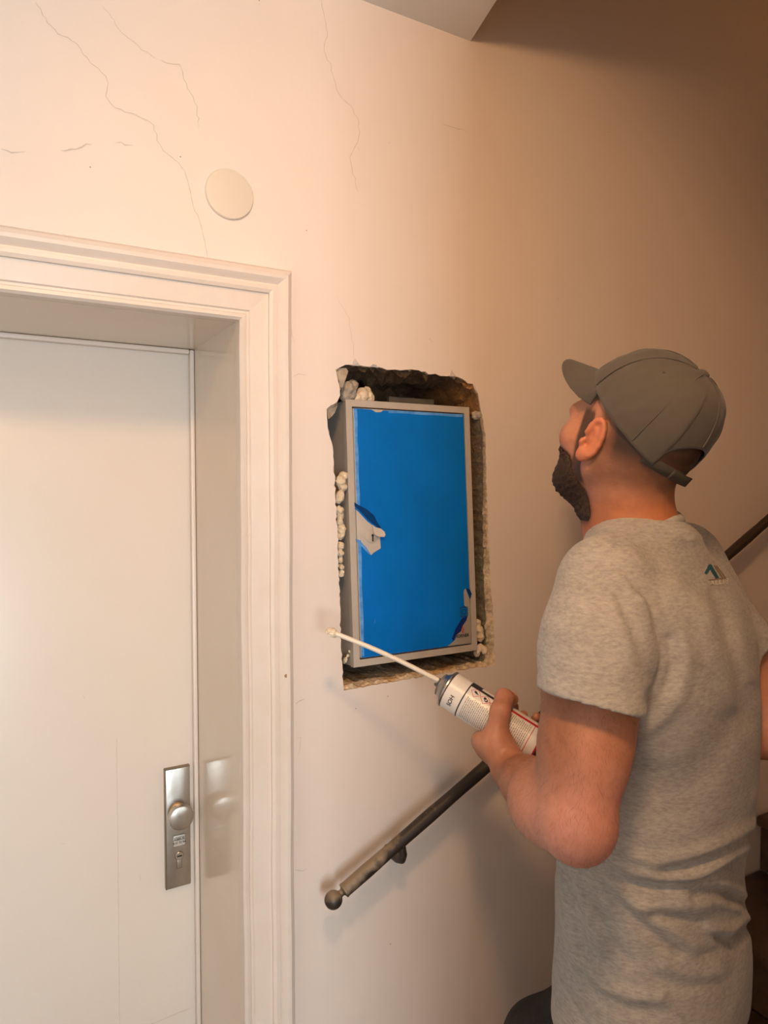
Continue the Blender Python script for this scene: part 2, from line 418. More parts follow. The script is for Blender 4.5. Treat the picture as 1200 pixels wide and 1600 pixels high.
NO = np.array(NO); NO[:, 1] = 0
outer = [(XL,0,0),(DX0,0,0),(DX0,0,DZ),(DX1,0,DZ),(DX1,0,0),(XR,0,0),(XR,0,ZT),(XL,0,ZT)]
loops = [[Vector(p) for p in outer], [Vector(p) for p in NO]]
flat = [p for l in loops for p in l]
wall_front = mesh_obj('wall_front', flat, tessellate_polygon(loops), m_wall)
bm = bmesh.new(); bm.from_mesh(wall_front.data)
for f in bm.faces:
    f.normal_update()
    if f.normal.y > 0: f.normal_flip()
bm.to_mesh(wall_front.data); bm.free()
tag(wall_front, 'cream plaster wall with hairline cracks and a hacked-out niche', kind='structure')

# niche lining: rough rings going into the wall, coloured by what the hole was cut through
cxn, czn = NO[:, 0].mean(), NO[:, 2].mean()
xmin, xmax, zmin, zmax = NO[:, 0].min(), NO[:, 0].max(), NO[:, 2].min(), NO[:, 2].max()
def side_w(p):
    r = np.clip((p[0]-(xmax-.03))/.025, 0, 1); b = np.clip(((zmin+.05)-p[2])/.03, 0, 1); t = np.clip((p[2]-(zmax-.10))/.05, 0, 1)
    l = np.clip(((xmin+.03)-p[0])/.02, 0, 1); return r, b, t, l
rings = [(0.0, 0.0), (.002, .2), (.006, .65), (.010, 1.0), (.011, 1.0), (.030, 1.0), (.055, 1.0), (.08, 1.0), (.11, 1.0), (.15, 1.0), (.19, 1.0)]
NV, NCOL = [], []
cr_ = np.random.RandomState(3)
for ri, (dy, w) in enumerate(rings):
    for i, p in enumerate(NO):
        r, b, t, l = side_w(p); q = p.copy(); q[1] = dy
        ins = (.0125*r*(1-.8*t) + .006*b + .002*t + .001)*min(1, w)
        dirx = -1 if p[0] > cxn else 1; dirz = -1 if p[2] > czn else 1
        if r > .2 or l > .2: q[0] += dirx*ins
        if b > .2: q[2] += dirz*ins*.5; q[1] = dy*(1.0)
        if ri > 1:
            amp = (.0035 if ri < 4 else .0022)*(1-.65*r*(ri > 3)) + .005*t*(ri > 2)
            nz = vnoise(np.array([[q[0], q[1]*2, q[2]]]), 130, 5)[0]+.6*cr_.normal()*(.4 if r > .5 and ri > 3 else 1)
            q[0] += dirx*nz*amp*(r+l > .2)*.8; q[2] += dirz*nz*amp*(t+b > .2)
            if t > .3 and ri >= 4: q[2] -= .006*math.sin(ri*1.7+i*.08)+.010*(ri-4)/5
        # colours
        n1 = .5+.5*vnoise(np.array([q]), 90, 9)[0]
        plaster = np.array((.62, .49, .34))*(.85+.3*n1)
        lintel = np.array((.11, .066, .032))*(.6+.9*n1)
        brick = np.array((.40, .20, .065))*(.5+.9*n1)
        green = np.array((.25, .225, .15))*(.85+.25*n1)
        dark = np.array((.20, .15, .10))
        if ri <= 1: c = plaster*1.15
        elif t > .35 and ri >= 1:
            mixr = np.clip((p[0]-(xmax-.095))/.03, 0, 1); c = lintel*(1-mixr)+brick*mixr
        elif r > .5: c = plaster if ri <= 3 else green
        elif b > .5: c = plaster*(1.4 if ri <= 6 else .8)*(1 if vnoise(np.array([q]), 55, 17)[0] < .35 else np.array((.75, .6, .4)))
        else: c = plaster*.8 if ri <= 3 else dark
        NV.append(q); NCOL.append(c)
nO = len(NO); NFc = []
for ri in range(len(rings)-1):
    for i in range(nO):
        k = (i+1) % nO; NFc.append((ri*nO+i, (ri+1)*nO+i, (ri+1)*nO+k, ri*nO+k))
base = (len(rings)-1)*nO
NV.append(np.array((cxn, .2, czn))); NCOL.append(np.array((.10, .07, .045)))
for i in range(nO): NFc.append((base+i, len(NV)-1, base+(i+1) % nO))
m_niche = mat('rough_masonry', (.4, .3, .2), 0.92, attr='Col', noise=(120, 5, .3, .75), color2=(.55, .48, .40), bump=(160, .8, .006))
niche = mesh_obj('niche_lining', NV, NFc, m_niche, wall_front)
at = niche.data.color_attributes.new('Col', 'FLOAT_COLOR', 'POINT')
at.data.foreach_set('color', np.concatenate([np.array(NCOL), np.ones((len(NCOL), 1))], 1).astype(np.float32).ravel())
niche['label'] = 'rough broken masonry inside the niche'
# peeled flakes of paint round the rim
def flake(pts, ys, parent=wall_front, m=None):
    P = [WY(x, y, yy) for (x, y), yy in zip(pts, ys)]
    poly_plate('paint_flake', P, (0, .0012, 0), m or m_trim, parent)
flake([(551,571),(553,563),(555,560),(560,567),(562,572)], [-.001, -.006, -.008, -.005, -.001])
flake([(579,572),(583,569),(588,570),(591,575)], [-.001, -.005, -.005, -.001])
flake([(703,588),(706,579),(713,588)], [-.001, -.006, -.001])
flake([(741,602),(743,606),(746,614),(741,609)], [-.001, -.003, -.002, .004])
flake([(525,577.5),(533,575),(541,575),(544,580),(541,590),(536,604),(532,607),(528,596)], [.004, .006, .010, .012, .012, .010, .006, .004], m=mat('plaster_chunk', (.60, .50, .40), .9, noise=(90, 4, .3, .7), color2=(.45, .33, .22), bump=(120, .8, .005)))
flake([(511,639),(518,633.5),(527,628),(527,635),(523,645),(517,652),(513,655)], [.001, .001, .002, .012, .016, .014, .004], m=MATS['plaster_chunk'])
# hairline cracks, scratches, smudges
def ribbon(name, pts, w, m, y=-.0006, parent=wall_front, jit=1.0, plane=None):
    P = []
    for (a, b) in zip(pts[:-1], pts[1:]):
        n = max(1, int(math.dist(a, b)/7))
        for j in range(n):
            u = j/n; P.append((a[0]+(b[0]-a[0])*u+rng.gauss(0, jit), a[1]+(b[1]-a[1])*u+rng.gauss(0, jit)))
    P.append(pts[-1]); V = []; Fc = []
    Q = [Vector(WY(x, yy, y)) for x, yy in P]
    for i, q in enumerate(Q):
        d = (Q[min(i+1, len(Q)-1)]-Q[max(i-1, 0)]); d = Vector((-d.z, 0, d.x)).normalized()
        ww = w*(.45+.55*abs(math.sin(i*1.3+w*999)))*(0.3 if i in (0, len(Q)-1) else 1)
        V += [q-d*ww*.5, q+d*ww*.5]
    for i in range(len(Q)-1): Fc.append((2*i, 2*i+1, 2*i+3, 2*i+2))
    return mesh_obj(name, V, Fc, m, parent)
m_crackl = mat('faint_crack', (0.55, 0.45, 0.36), 0.9)
for pts, w, mm in [
    ([(57,3),(75,35),(90,52),(120,67),(135,90),(165,118),(168,130),(165,150),(180,170),(205,177),(240,195),(247,220),(255,235),(280,255),(292,275),(300,315),(312,345),(318,370),(327,410)], .0011, m_crackl),
    ([(160,10),(190,50),(215,72),(245,92)], .0008, m_crackl), ([(250,92),(268,100),(280,101),(290,130),(308,165),(311,200)], .0012, m_crackl),
    ([(501,0),(512,50),(506,78),(518,110),(530,148),(548,165),(561,190),(560,215),(546,250),(560,300)], .0011, m_crackl),
    ([(525,462),(546,498),(550,530),(553,560)], .0007, m_crackl),
    ([(690,194),(710,199),(730,206)], .0010, m_crackl), ([(456,460),(452,500),(460,535)], .0008, m_crackl), ([(458,587),(478,586)], .0012, m_crackl),
    ([(462,1152),(470,1150),(466,1180)], .0009, m_crackl), ([(458,1362),(480,1357)], .0010, m_crackl), ([(462,1100),(476,1092)], .0022, m_smudge),
    ([(671,528),(676,535)], .0016, m_crack), ([(870,466),(876,468)], .0016, m_smudge), ([(1174,430),(1181,428)], .0018, m_crack), ([(948,206),(954,207)], .0016, m_crack), ([(606,222),(609,225)], .0020, m_smudge),
    ([(560,228),(562,236)], .0018, m_smudge)]:
    o = ribbon('crack', pts, w, mm)
for pts in [[(0,234),(20,236),(40,237)], [(95,235),(118,233),(143,226)], [(180,222),(195,224),(208,227)]]:
    ribbon('scuff', pts, .0024, mat('faint_scuff', (.60, .51, .43), .9), jit=1.6)
for x, y in [(479,360),(282,245),(141,261),(606,1088),(405,1),(556,1107),(610,1475)]:
    p = WY(x, y, -.0005); r = .0012
    mesh_obj('speck', [p+np.array((r*math.cos(a), 0, r*math.sin(a))) for a in np.linspace(0, 5.2, 6)], [tuple(range(6))], m_crack, wall_front)

# other walls, floor, ceilings
def plane_box(name, *a, m=m_wall, label=None):
    o = box(name, *a, m); tag(o, label, kind='structure'); return o
plane_box('floor', XL, XR, YB, 0.0, -.1, 0.0, m=m_floor, label='stone hallway floor')
plane_box('wall_left', XL-.1, XL, YB, .0, 0, ZC, label='plaster wall at the far left of the hall')
plane_box('wall_right', XR, XR+.1, -1.52, .0, 0, ZT, label='plaster wall at the stair landing')
plane_box('wall_daylight_block', .26, .41, YB, -1.42, 0, 2.69, label='unseen partition wall added to cut window daylight off the stairs')  # added wall, its edge set to block the window daylight
plane_box('wall_stairwell', .41, XR, -1.52, -1.42, 0, ZT, label='plaster wall on the far side of the stairwell')
# ceiling of the hall ends at the stairwell; its edge is slightly out of square
ep = [WY(735, 86)[:2], (.85, -.164), (.845, -.80), (.845, -1.42), (.41, -1.42), (.41, YB), (XL, YB), (XL, 0)]
ceiling = poly_plate('ceiling', [(p[0], min(p[1], 0.0), ZC) for p in ep], (0, 0, .22), m_ceil)
tag(ceiling, 'white plaster ceiling ending at the stairwell', kind='structure')
plane_box('ceiling_stairwell', .845, XR, -1.42, 0, ZT, ZT+.1, m=m_ceil, label='ceiling high above the stairwell')
# back wall with a window
wbk = []
for i, a in enumerate([(XL, -.62, 0, ZC), (-.10, .36, 0, ZC), (-.62, -.10, 0, .9), (-.62, -.10, 2.2, ZC)]):
    wbk.append(a)
bm = bmesh.new()
for a in wbk: box_bm(a[0], a[1], YB-.12, YB, a[2], a[3], bm=bm)
tag(bm_obj('wall_back', bm, m_wall), 'plaster wall behind the photographer', kind='structure')
win = tag(box('window_1', -.62, -.10, YB-.07, YB-.06, .9, 2.2, m_pane), 'hall window behind the photographer', kind='structure')
fr = bmesh.new()
for a in [(-.62, -.58, .9, 2.2), (-.14, -.10, .9, 2.2), (-.62, -.10, .9, .95), (-.62, -.10, 2.15, 2.2), (-.375, -.345, .9, 2.2)]:
    box_bm(a[0], a[1], YB-.06, YB-.02, a[2], a[3], bm=fr)
bm_obj('window_frame', fr, m_trim, win)

# ------------------------------------------------------------------ staircase along the wall and the returning flight overhead
st = empty('staircase', (.62, -.42, 0))
tag(st, 'dark brown wooden stairs climbing to the right along the plaster wall', 'stairs')
RISE, RUN, SX = .165, .33, .62
parts = []
for i in range(6):
    x = SX+RUN*i; z = RISE*(i+1)
    parts.append(box('riser', x, x+.018, -.80, -.004, z-RISE+.001, z-.030, m_wood))
    parts.append(box('tread', x-.025, x+RUN-.002, -.82, -.004, z-.030, z, m_wood, bevel=.006))
    parts.append(box('string_board', x+.019, x+RUN-.003, -.80, -.775, 0.001, z-.031, m_wood))
parts.append(box('riser', SX+RUN*6, SX+RUN*6+.018, -.80, -.004, RISE*6+.001, RISE*7-.03, m_wood))
parts.append(box('landing', SX+RUN*6-.025, XR-.005, -1.415, -.004, RISE*7-.03, RISE*7, m_wood, bevel=.006))
reparent(st, *parts)
uf = empty('upper_flight', (1.4, -1.3, 1.9))
tag(uf, 'upper stair flight returning overhead with plastered underside', 'stairs')
zz = lambda x: 2.66-.62*(x-.42)
sl_ = poly_plate('soffit_slab', [(.42, -.80, zz(.42)), (2.60, -.80, zz(2.60)), (2.60, -.80, zz(2.60)+.16), (.62, -.80, 2.685), (.42, -.80, 2.685)], (0, -.59, 0), m_ceil)
up = [sl_]
for i in range(5):
    x1 = 2.6-.32*i; z = 1.155+.2*(i+1)
    up.append(box('tread', x1-.33, x1, -1.38, -.82, z+.04, z+.075, m_wood))
reparent(uf, *up)

# ------------------------------------------------------------------ ceiling lamp (outside the frame, above the camera)
lamp = empty('ceiling_lamp', (LAMP_POS[0], LAMP_POS[1], ZC))
tag(lamp, 'swivelling round lamp on the hall ceiling turned to the stairs', 'lamp')
LP = Vector(LAMP_POS); LA = (Vector(LAMP_AIM)-LP).normalized()
lb = lathe('lamp_base', [(.055, 0), (.055, -.018), (.048, -.022)], (LAMP_POS[0], LAMP_POS[1], ZC-.001), (0, 0, 1), m_nickel)
lk = LP-LA*.075
la = tube('lamp_arm', [(LAMP_POS[0], LAMP_POS[1], ZC-.02), (LAMP_POS[0], LAMP_POS[1], ZC-.035), (lk+Vector((LAMP_POS[0], LAMP_POS[1], ZC-.035)))/2, lk], .007, m_nickel)
lsd = lathe('lamp_shade', [(.02, -.085), (.060, -.075), (.092, -.030), (.098, .030), (.096, .030), (.090, -.028), (.058, -.070), (.018, -.080)], LP, LA, mat('lamp_shade_enamel', (.75, .72, .66), .5))
lg = lathe('lamp_glass', [(.086, -.006), (.086, 0.0), (.060, .004), (.002, .006)], LP, LA, m_opal)
reparent(lamp, lb, la, lsd, lg)

stl = empty('stair_fill_lamp', (2.5, -1.42, 3.35))  # added globe out of view, warm fill for the stairwell wall
tag(stl, 'added unseen globe giving warm fill light in the stairwell', 'lamp')
sb1 = lathe('lamp_base', [(.05, 0), (.05, .02), (.03, .03), (.02, .05)], (2.5, -1.4195, 3.35), (0, 1, 0), m_nickel)
sb2 = lathe('lamp_glass', [(.004, .05)]+[(.075*math.sin(t), .125-.075*math.cos(t)) for t in np.linspace(.3, 3.0, 14)], (2.5, -1.4195, 3.35), (0, 1, 0), mat('stair_fill_glass', (.9, .85, .8), .3, emit=((1.0, .50, .18), 17.0)))
reparent(stl, sb1, sb2)

# ------------------------------------------------------------------ door, lining, casing
CAS = [(0.0, .0), (0.0, -.022), (.004, -.027), (.010, -.026), (.012, -.022), (.016, -.022), (.018, -.0255), (.022, -.026), (.050, -.028), (.0505, -.033), (.056, -.036), (.062, -.036), (.0635, -.032), (.067, -.0315), (.071, -.036), (.077, -.0405), (.083, -.041), (.087, -.0385), (.0885, -.034), (.092, -.032), (.096, -.023), (.100, -.013), (.105, .0)]
def casing(name, corners, wave=0.0):
    V, Fc = [], []; n = len(CAS); k = 0
    rows = []
    for (x, z, ox, oz) in corners:
        for u, y in CAS: V.append((x+ox*u, y-.0005, z+oz*u))
    for j in range(len(corners)-1):
        for i in range(n-1): Fc.append((j*n+i, j*n+i+1, (j+1)*n+i+1, (j+1)*n+i))
    Fc.append(tuple(range(n))); Fc.append(tuple((len(corners)-1)*n+i for i in reversed(range(n))))
    o = mesh_obj(name, V, Fc, m_trim); auto(o, 28); return o
trim_1 = tag(empty('trim_1', (DX1, 0, 0)), 'cream moulded door casing round the recessed doorway', kind='structure')
def wob(z0, z1, x, ox, nseg):
    out = []
    for i in range(nseg+1):
        z = z0+(z1-z0)*i/nseg
        out.append((x-abs(0.0010*math.sin(z*7.3)+.0006*math.sin(z*19)) * (0 < i < nseg), z, ox, 0))
    return out
cR = casing('casing_side', wob(0.001, DZ, DX1, 1, 40)[:-1]+[(DX1, DZ, 1, 1)])
cT = casing('casing_head', [(DX1, DZ, 1, 1), (DX0, DZ, -1, 1)])
cL = casing('casing_side', [(DX0, DZ, -1, 1), (DX0, .001, -1, 0)])
reparent(trim_1, cR, cT, cL)
for o in (cT, cL):
    bm = bmesh.new(); bm.from_mesh(o.data); bmesh.ops.recalc_face_normals(bm, faces=bm.faces); bm.to_mesh(o.data); bm.free()
bm = bmesh.new(); bm.from_mesh(cR.data); bmesh.ops.recalc_face_normals(bm, faces=bm.faces); bm.to_mesh(cR.data); bm.free()
p = WY(447, 1056, -.04); chip = lathe('paint_chip', [(.0035, 0), (.003, .0004)], (p[0], p[1]-.0004, p[2]), (0, -1, 0), mat('bare_wood_chip', (.36, .20, .09), .8), seg=9); reparent(trim_1, chip)
trim_2 = tag(empty('trim_2', (DX1, REV*.5, 0)), 'glossy cream lining of the door recess', kind='structure')
l1 = box('lining_side', DX1, DX1+.02, 0.0, REV+.05, 0, DZ, m_reveal)
l2 = box('lining_head', DX0-.02, DX1+.02, 0.0, REV+.05, DZ, DZ+.02, m_reveal)
l3 = box('lining_side', DX0-.02, DX0, 0.0, REV+.05, 0, DZ, m_reveal)
s1 = box('stop_bead', DX1-.010, DX1-.0005, REV-.016, REV-.001, 0, DZ-.001, m_trim, bevel=.003)
s2 = box('stop_bead', DX0+.011, DX1-.0105, REV-.016, REV-.001, DZ-.0105, DZ-.0005, m_trim, bevel=.003)
reparent(trim_2, l1, l2, l3, s1, s2)
door_1 = tag(empty('door_1', ((DX0+DX1)/2, REV, 0)), 'flat cream painted door with a nickel lock plate', kind='structure')
leaf = box('door_leaf', DX0+.004, DX1-.003, REV, REV+.04, .006, DZ-.004, m_door, bevel=.002)
m_doorline = mat('door_joint', (.58, .46, .36), .6)
zl = 1.78-(1105-757)/1100*1.45
dl = [ribbon('panel_joint', [(182,1150),(184,1300),(187,1600)], .0007, m_doorline, REV-.0005, None, .25),
      ribbon('panel_joint', [(230,1603),(266,1588),(302,1573)], .0007, m_doorline, REV-.0005, None, .25),
      ribbon('scratch', [(94,1319),(102,1318)], .0012, m_smudge, REV-.0005, None, .3), ribbon('scratch', [(130,1086),(133,1092)], .0014, m_smudge, REV-.0005, None, .3), ribbon('scratch', [(218,1368),(220,1375)], .0014, m_smudge, REV-.0005, None, .3)]
reparent(door_1, leaf, *dl)
def PL(px, py): return WY(px, py, REV-.013)
a, b = WY(259, 1292, REV-.006), WY(296, 1290, REV-.006)
PX0, PX1 = a[0]-.001, b[0]+.001; PZ1 = WY(277, 1200, REV-.01)[2]; PZ0 = WY(277, 1386, REV-.01)[2]
plate = box('lock_plate', PX0, PX1, REV-.0125, REV-.0002, PZ0, PZ1, m_nickel, bevel=.0028)
# darker worn rim of the plate
rim = bmesh.new(); 
for (x0, x1, z0, z1) in [(PX0-.0012, PX0+.0012, PZ0, PZ1), (PX0, PX1, PZ1-.0012, PZ1+.0012)]:
    box_bm(x0, x1, REV-.011, REV-.0003, z0, z1, bm=rim)
rimo = bm_obj('plate_rim', rim, m_nickeld)
kc = WY(284, 1279, REV-.05); KX, KZ = kc[0], kc[2]
neck = lathe('knob_neck', [(.0195, .0), (.0195, .004), (.013, .008), (.0115, .022)], (KX, REV-.0124, KZ), (0, -1, 0), m_brassy, seg=32)
knob = lathe('knob', [(.010, .018), (.0235, .0195), (.0255, .022), (.0258, .0345), (.0248, .0372), (.0225, .0384), (.004, .0390)], (KX, REV-.0124, KZ), (0, -1, 0), m_nickel, seg=48)
yc = REV-.0128
cc = WY(280, 1337, yc)
cyl = lathe('lock_cylinder', [(.0085, -.001), (.0085, .0016), (.0078, .0022)], (cc[0], yc, cc[2]), (0, -1, 0), m_nickel, seg=32)
cring = lathe('cylinder_ring', [(.0098, 0), (.0098, .0005)], (cc[0], yc, cc[2]), (0, -1, 0), m_nickeld, seg=32)
cleg = box('cylinder_leg', cc[0]-.0048, cc[0]+.0048, yc-.0013, yc+.001, cc[2]-.026, cc[2]-.004, m_nickel, bevel=.0012)
cleg2 = box('cylinder_leg_gap', cc[0]-.0058, cc[0]+.0058, yc-.0003, yc+.001, cc[2]-.0272, cc[2]-.006, m_nickeld)
slot = box('key_slot', cc[0]-.0048, cc[0]+.0055, yc-.0027, yc-.001, cc[2]-.0012, cc[2]+.0014, m_black)
sc_ = WY(280, 1313, yc)
stk = box('sticker', sc_[0]-.0130, sc_[0]+.0130, yc-.0006, yc+.0002, sc_[2]-.0125, sc_[2]+.0125, m_sticker, bevel=.0003)
sb = bmesh.new()
for (x0, x1, z0, z1) in [(-.013, .013, .0115, .0125), (-.013, .013, -.0125, -.0115), (-.013, -.0122, -.0125, .0125), (.0122, .013, -.0125, .0125), (-.011, .010, .0068, .0078)]:
    box_bm(sc_[0]+x0, sc_[0]+x1, yc-.0008, yc-.0005, sc_[2]+z0, sc_[2]+z1, bm=sb)
stb = bm_obj('sticker_border', sb, m_valve)
def flat_text(name, s, size, cx, y, cz, m, bold=.0):
    V, Fc = text_mesh(s, size, size*.018)
    V = np.stack([cx+V[:, 0], np.full(len(V), y), cz+V[:, 1]], 1)
    return mesh_obj(name, V, Fc, m)
t1 = flat_text('sticker_lettering', 'ABBUS', .0078, sc_[0], yc-.0009, sc_[2]+.0028, m_ink)
t2 = flat_text('sticker_lettering', '810 73 94', .0066, sc_[0], yc-.0009, sc_[2]-.0048, m_ink)
reparent(door_1, plate)
for o in (rimo, neck, knob, cyl, cring, cleg, cleg2, slot, stk, stb, t1, t2):
    o.parent = plate
plate['label'] = 'nickel security lock plate with round knob'

# ------------------------------------------------------------------ round blank cover on the wall
dc = WY(358, 304.5)
cov = lathe('blank_cover', [(.0425, .0005), (.0430, .003), (.0415, .0055), (.036, .0064), (.004, .0070)], (dc[0], 0, dc[2]), (0, -1, 0), m_cover, seg=64)
tag(cov, 'round cream blank cover plate on the wall above the door casing', 'cover plate')

# ------------------------------------------------------------------ handrail
RY = -.062
rp = lambda x, y: WY(x, y, RY)
b0, b1, b2 = rp(521, 1406), rp(754, 1205), rp(1170, 839)
d_ = (b2-b0)/np.linalg.norm(b2-b0)
hr = empty('handrail', b0)
tag(hr, 'worn dark metal handrail with ball end fixed to the plaster wall', 'handrail')
rail_end = b0+d_*2.1
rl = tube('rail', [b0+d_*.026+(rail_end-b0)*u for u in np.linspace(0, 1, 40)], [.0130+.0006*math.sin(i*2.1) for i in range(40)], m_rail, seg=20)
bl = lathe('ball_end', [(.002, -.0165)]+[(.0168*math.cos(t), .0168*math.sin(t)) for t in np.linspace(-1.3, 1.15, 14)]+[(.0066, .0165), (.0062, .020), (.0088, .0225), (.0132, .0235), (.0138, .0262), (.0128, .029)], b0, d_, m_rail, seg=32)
brs = []
for u in (None, 1.15, 1.95):
    c = b0+d_*(u if u else np.dot(rp(628, 1314)-b0, d_))
    wpt = np.array((c[0]+.004, -.001, c[2]-.048))
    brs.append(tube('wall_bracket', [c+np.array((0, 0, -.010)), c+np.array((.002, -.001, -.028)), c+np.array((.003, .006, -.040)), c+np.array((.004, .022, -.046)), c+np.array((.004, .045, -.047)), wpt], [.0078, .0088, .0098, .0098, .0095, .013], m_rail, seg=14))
reparent(hr, rl, bl, *brs)
for o in (rl, bl, *brs):     # material runs along the rail from its lower end
    pass

# ------------------------------------------------------------------ meter cabinet in the niche
yb, yt = -.004, .030
BLc, BRc = WY(552.7, 1041, yb), WY(745, 1016, yb)
TLc, TRc = WY(540.3, 625, yt), WY(731.5, 637, yt)
# rigid frame: origin bottom-left, u right, v up, w into the wall
u_ = (BRc-BLc); u_[1] = 0; u_ = np.array((np.linalg.norm(u_[[0, 2]]), 0, 0))/np.linalg.norm(u_[[0, 2]])
vdir = ((TLc+TRc)/2-(BLc+BRc)/2); vdir[0] = 0; Hc = np.linalg.norm(vdir); vdir /= Hc
Wc = (BRc[0]-BLc[0]+TRc[0]-TLc[0])/2
O_ = (BLc+BRc)/2-u_*Wc/2; wdir = np.cross(vdir, u_)*-1
if wdir[1] < 0: wdir = -wdir
print('cabinet', Wc, Hc, O_)
def CB(u, v, w=0.0): return O_+u_*u+vdir*v+wdir*w
def cpx(px, py, w=0.0):
    d = ray(px, py); o = O_+wdir*w; t = ((o-CAM) @ wdir)/(d @ wdir); q = CAM+d*t-O_
    return q @ u_, q @ vdir
cab = empty('meter_cabinet', CB(Wc/2, 0, .06))
tag(cab, 'grey metal cabinet with blue filmed door set in the wall niche', 'cabinet')
def cbox(name, u0, u1, v0, v1, w0, w1, m, bevel=0.0):
    bm = box_bm(u0, u1, v0, v1, w0, w1, bevel)
    for v in bm.verts: v.co = Vector(CB(*v.co))
    o = bm_obj(name, bm, m)
    if bevel: auto(o)
    return o
FRW = .0125
body = bmesh.new()
for (a0, a1, c0, c1, e0, e1) in [(0, .0015, 0, Hc, .0, .125), (Wc-.0015, Wc, 0, Hc, 0, .125), (.0015, Wc-.0015, 0, .0015, 0, .125), (.0015, Wc-.0015, Hc-.0015, Hc, 0, .125), (.0015, Wc-.0015, .0015, Hc-.0015, .123, .125)]:
    box_bm(a0, a1, c0, c1, e0, e1, bm=body)
for v in body.verts: v.co = Vector(CB(*v.co))
cbody = bm_obj('cabinet_body', body, m_cab)
frm = bmesh.new()
for (a0, a1, c0, c1) in [(-.001, FRW, -.001, Hc+.001), (Wc-FRW, Wc+.001, -.001, Hc+.001), (FRW, Wc-FRW, -.001, FRW), (FRW, Wc-FRW, Hc-FRW, Hc+.001)]:
    box_bm(a0, a1, c0, c1, -.0015, .012, bm=frm)
for v in frm.verts: v.co = Vector(CB(*v.co))
cfr = bm_obj('front_frame', frm, m_cab)
gap = cbox('door_gap', FRW, Wc-FRW, FRW, Hc-FRW, .010, .012, m_black)
g = .0022
du0, du1, dv0, dv1 = FRW+g, Wc-FRW-g*.8, FRW+g, Hc-FRW-g
cdoor = cbox('cabinet_door', du0, du1, dv0, dv1, -.002, .0095, m_cab, bevel=.003)
# protective film: one sheet, torn round the lock and at the lower right corner
fw = -.0024
def fpt(px, py): u, v = cpx(px, py, fw); return (u, v)
e = .0012
lockcut = [fpt(*q) for q in [(554.8,841.5),(560.6,843.5),(572,855),(580,867.6),(584,863.5),(595,856.6),(594,839),(598,830.5),(580.5,819.5),(574,814.7),(560,799.5),(554,794)]]
corner = [fpt(*q) for q in [(699,1005.6),(710,1000.7),(713.5,992),(720,986),(722.5,978),(728,968),(730,962.5),(730,950),(725.3,945.5),(724.5,923.6),(727.4,919),(731,928),(734,936)]]
FP = [(du0+e, dv0+e)]
FP += [(corner[0][0], dv0+e)] + corner[1:] + [(du1-e, corner[-1][1]+.003), (du1-e, dv1-e), (.55*Wc, dv1-e), (.28*Wc, dv1-.002), (.26*Wc, dv1-.006), (.22*Wc, dv1-.007), (.19*Wc, dv1-.002), (du0+e, dv1-e)]
FP += [(du0+e, lockcut[-1][1]+.003)] + lockcut[::-1] + [(du0+e, lockcut[0][1]-.002)]
film = poly_plate('protective_film', [CB(a, b, fw) for a, b in FP], wdir*.0003, m_film)
# lifted folds of film along the edges, bevel's reflection painted in lighter blue
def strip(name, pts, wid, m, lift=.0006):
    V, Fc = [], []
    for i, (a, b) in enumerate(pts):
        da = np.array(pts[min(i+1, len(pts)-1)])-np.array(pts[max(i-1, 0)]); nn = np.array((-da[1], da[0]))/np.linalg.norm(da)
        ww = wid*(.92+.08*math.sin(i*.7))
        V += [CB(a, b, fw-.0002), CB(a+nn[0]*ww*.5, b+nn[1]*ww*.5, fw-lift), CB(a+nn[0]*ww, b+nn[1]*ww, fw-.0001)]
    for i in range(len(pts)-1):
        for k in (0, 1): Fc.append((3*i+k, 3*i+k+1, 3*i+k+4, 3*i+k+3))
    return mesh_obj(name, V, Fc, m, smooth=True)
vy = lambda a, b, n: np.linspace(a, b, n)
st1 = strip('film_fold_glint', [(du0+.001, v) for v in vy(lockcut[-1][1]+.004, dv1-.003, 24)][::-1], .0080, m_film2)
st2 = strip('film_fold_glint', [(du0+.001, v) for v in vy(dv0+.004, lockcut[0][1]-.004, 18)][::-1], .0075, m_film2)
st3 = strip('film_fold_glint', [(u, dv1-.001) for u in vy(.32*Wc, du1-.004, 20)][::-1], .0060, m_film2)
def upoly(name, pxs, m, w=fw-.0006, th=.0003):
    return poly_plate(name, [CB(*fpt(x, y), w) for x, y in pxs], wdir*th, m)
cr1 = upoly('film_crease', [(553.5,785),(560,789),(572,795),(584,805),(590,817),(598,829),(593,826),(582,818),(575,812),(561,797),(554,791)], m_filmd)
cr2 = upoly('film_crease', [(728,919),(734,921),(737,928),(734.5,936)], m_filmd)
cr3 = upoly('film_crease', [(730,963),(728.5,969),(722.5,978),(720,986),(713,992),(709,1001),(706,998),(711,984),(718,972),(722,966)], mat('blue_film_bunched', (.004, .02, .16), .2, coat=.4))
cr4 = upoly('film_crease', [(555,842),(561,844),(571,855),(579,867),(576,866),(566,855),(558,847)], m_film2)
lz = fpt(580, 838)
ros = lathe('lock_rosette', [(.0135, 0), (.0135, .0012), (.0120, .0022)], CB(lz[0], lz[1], -.0022), -wdir, m_cab, seg=36)
ky = fpt(581.5, 836.5)
kh = lathe('keyhole', [(.0027, 0), (.0027, .0004)], CB(ky[0], ky[1], -.0044), -wdir, m_black, seg=16)
ks = cbox('keyhole_slot', ky[0]-.0014, ky[0]+.0016, ky[1]-.012, ky[1], -.0048, -.0040, m_black)
flp = poly_plate('lock_flap', [CB(*fpt(x, y), w) for (x, y), w in zip([(581,820),(585,824),(592,826),(597,831),(598,836),(596,839),(590,839),(584,836),(582,831)], [-.006, -.008, -.011, -.013, -.014, -.014, -.012, -.009, -.007])], wdir*.0022, m_cab)
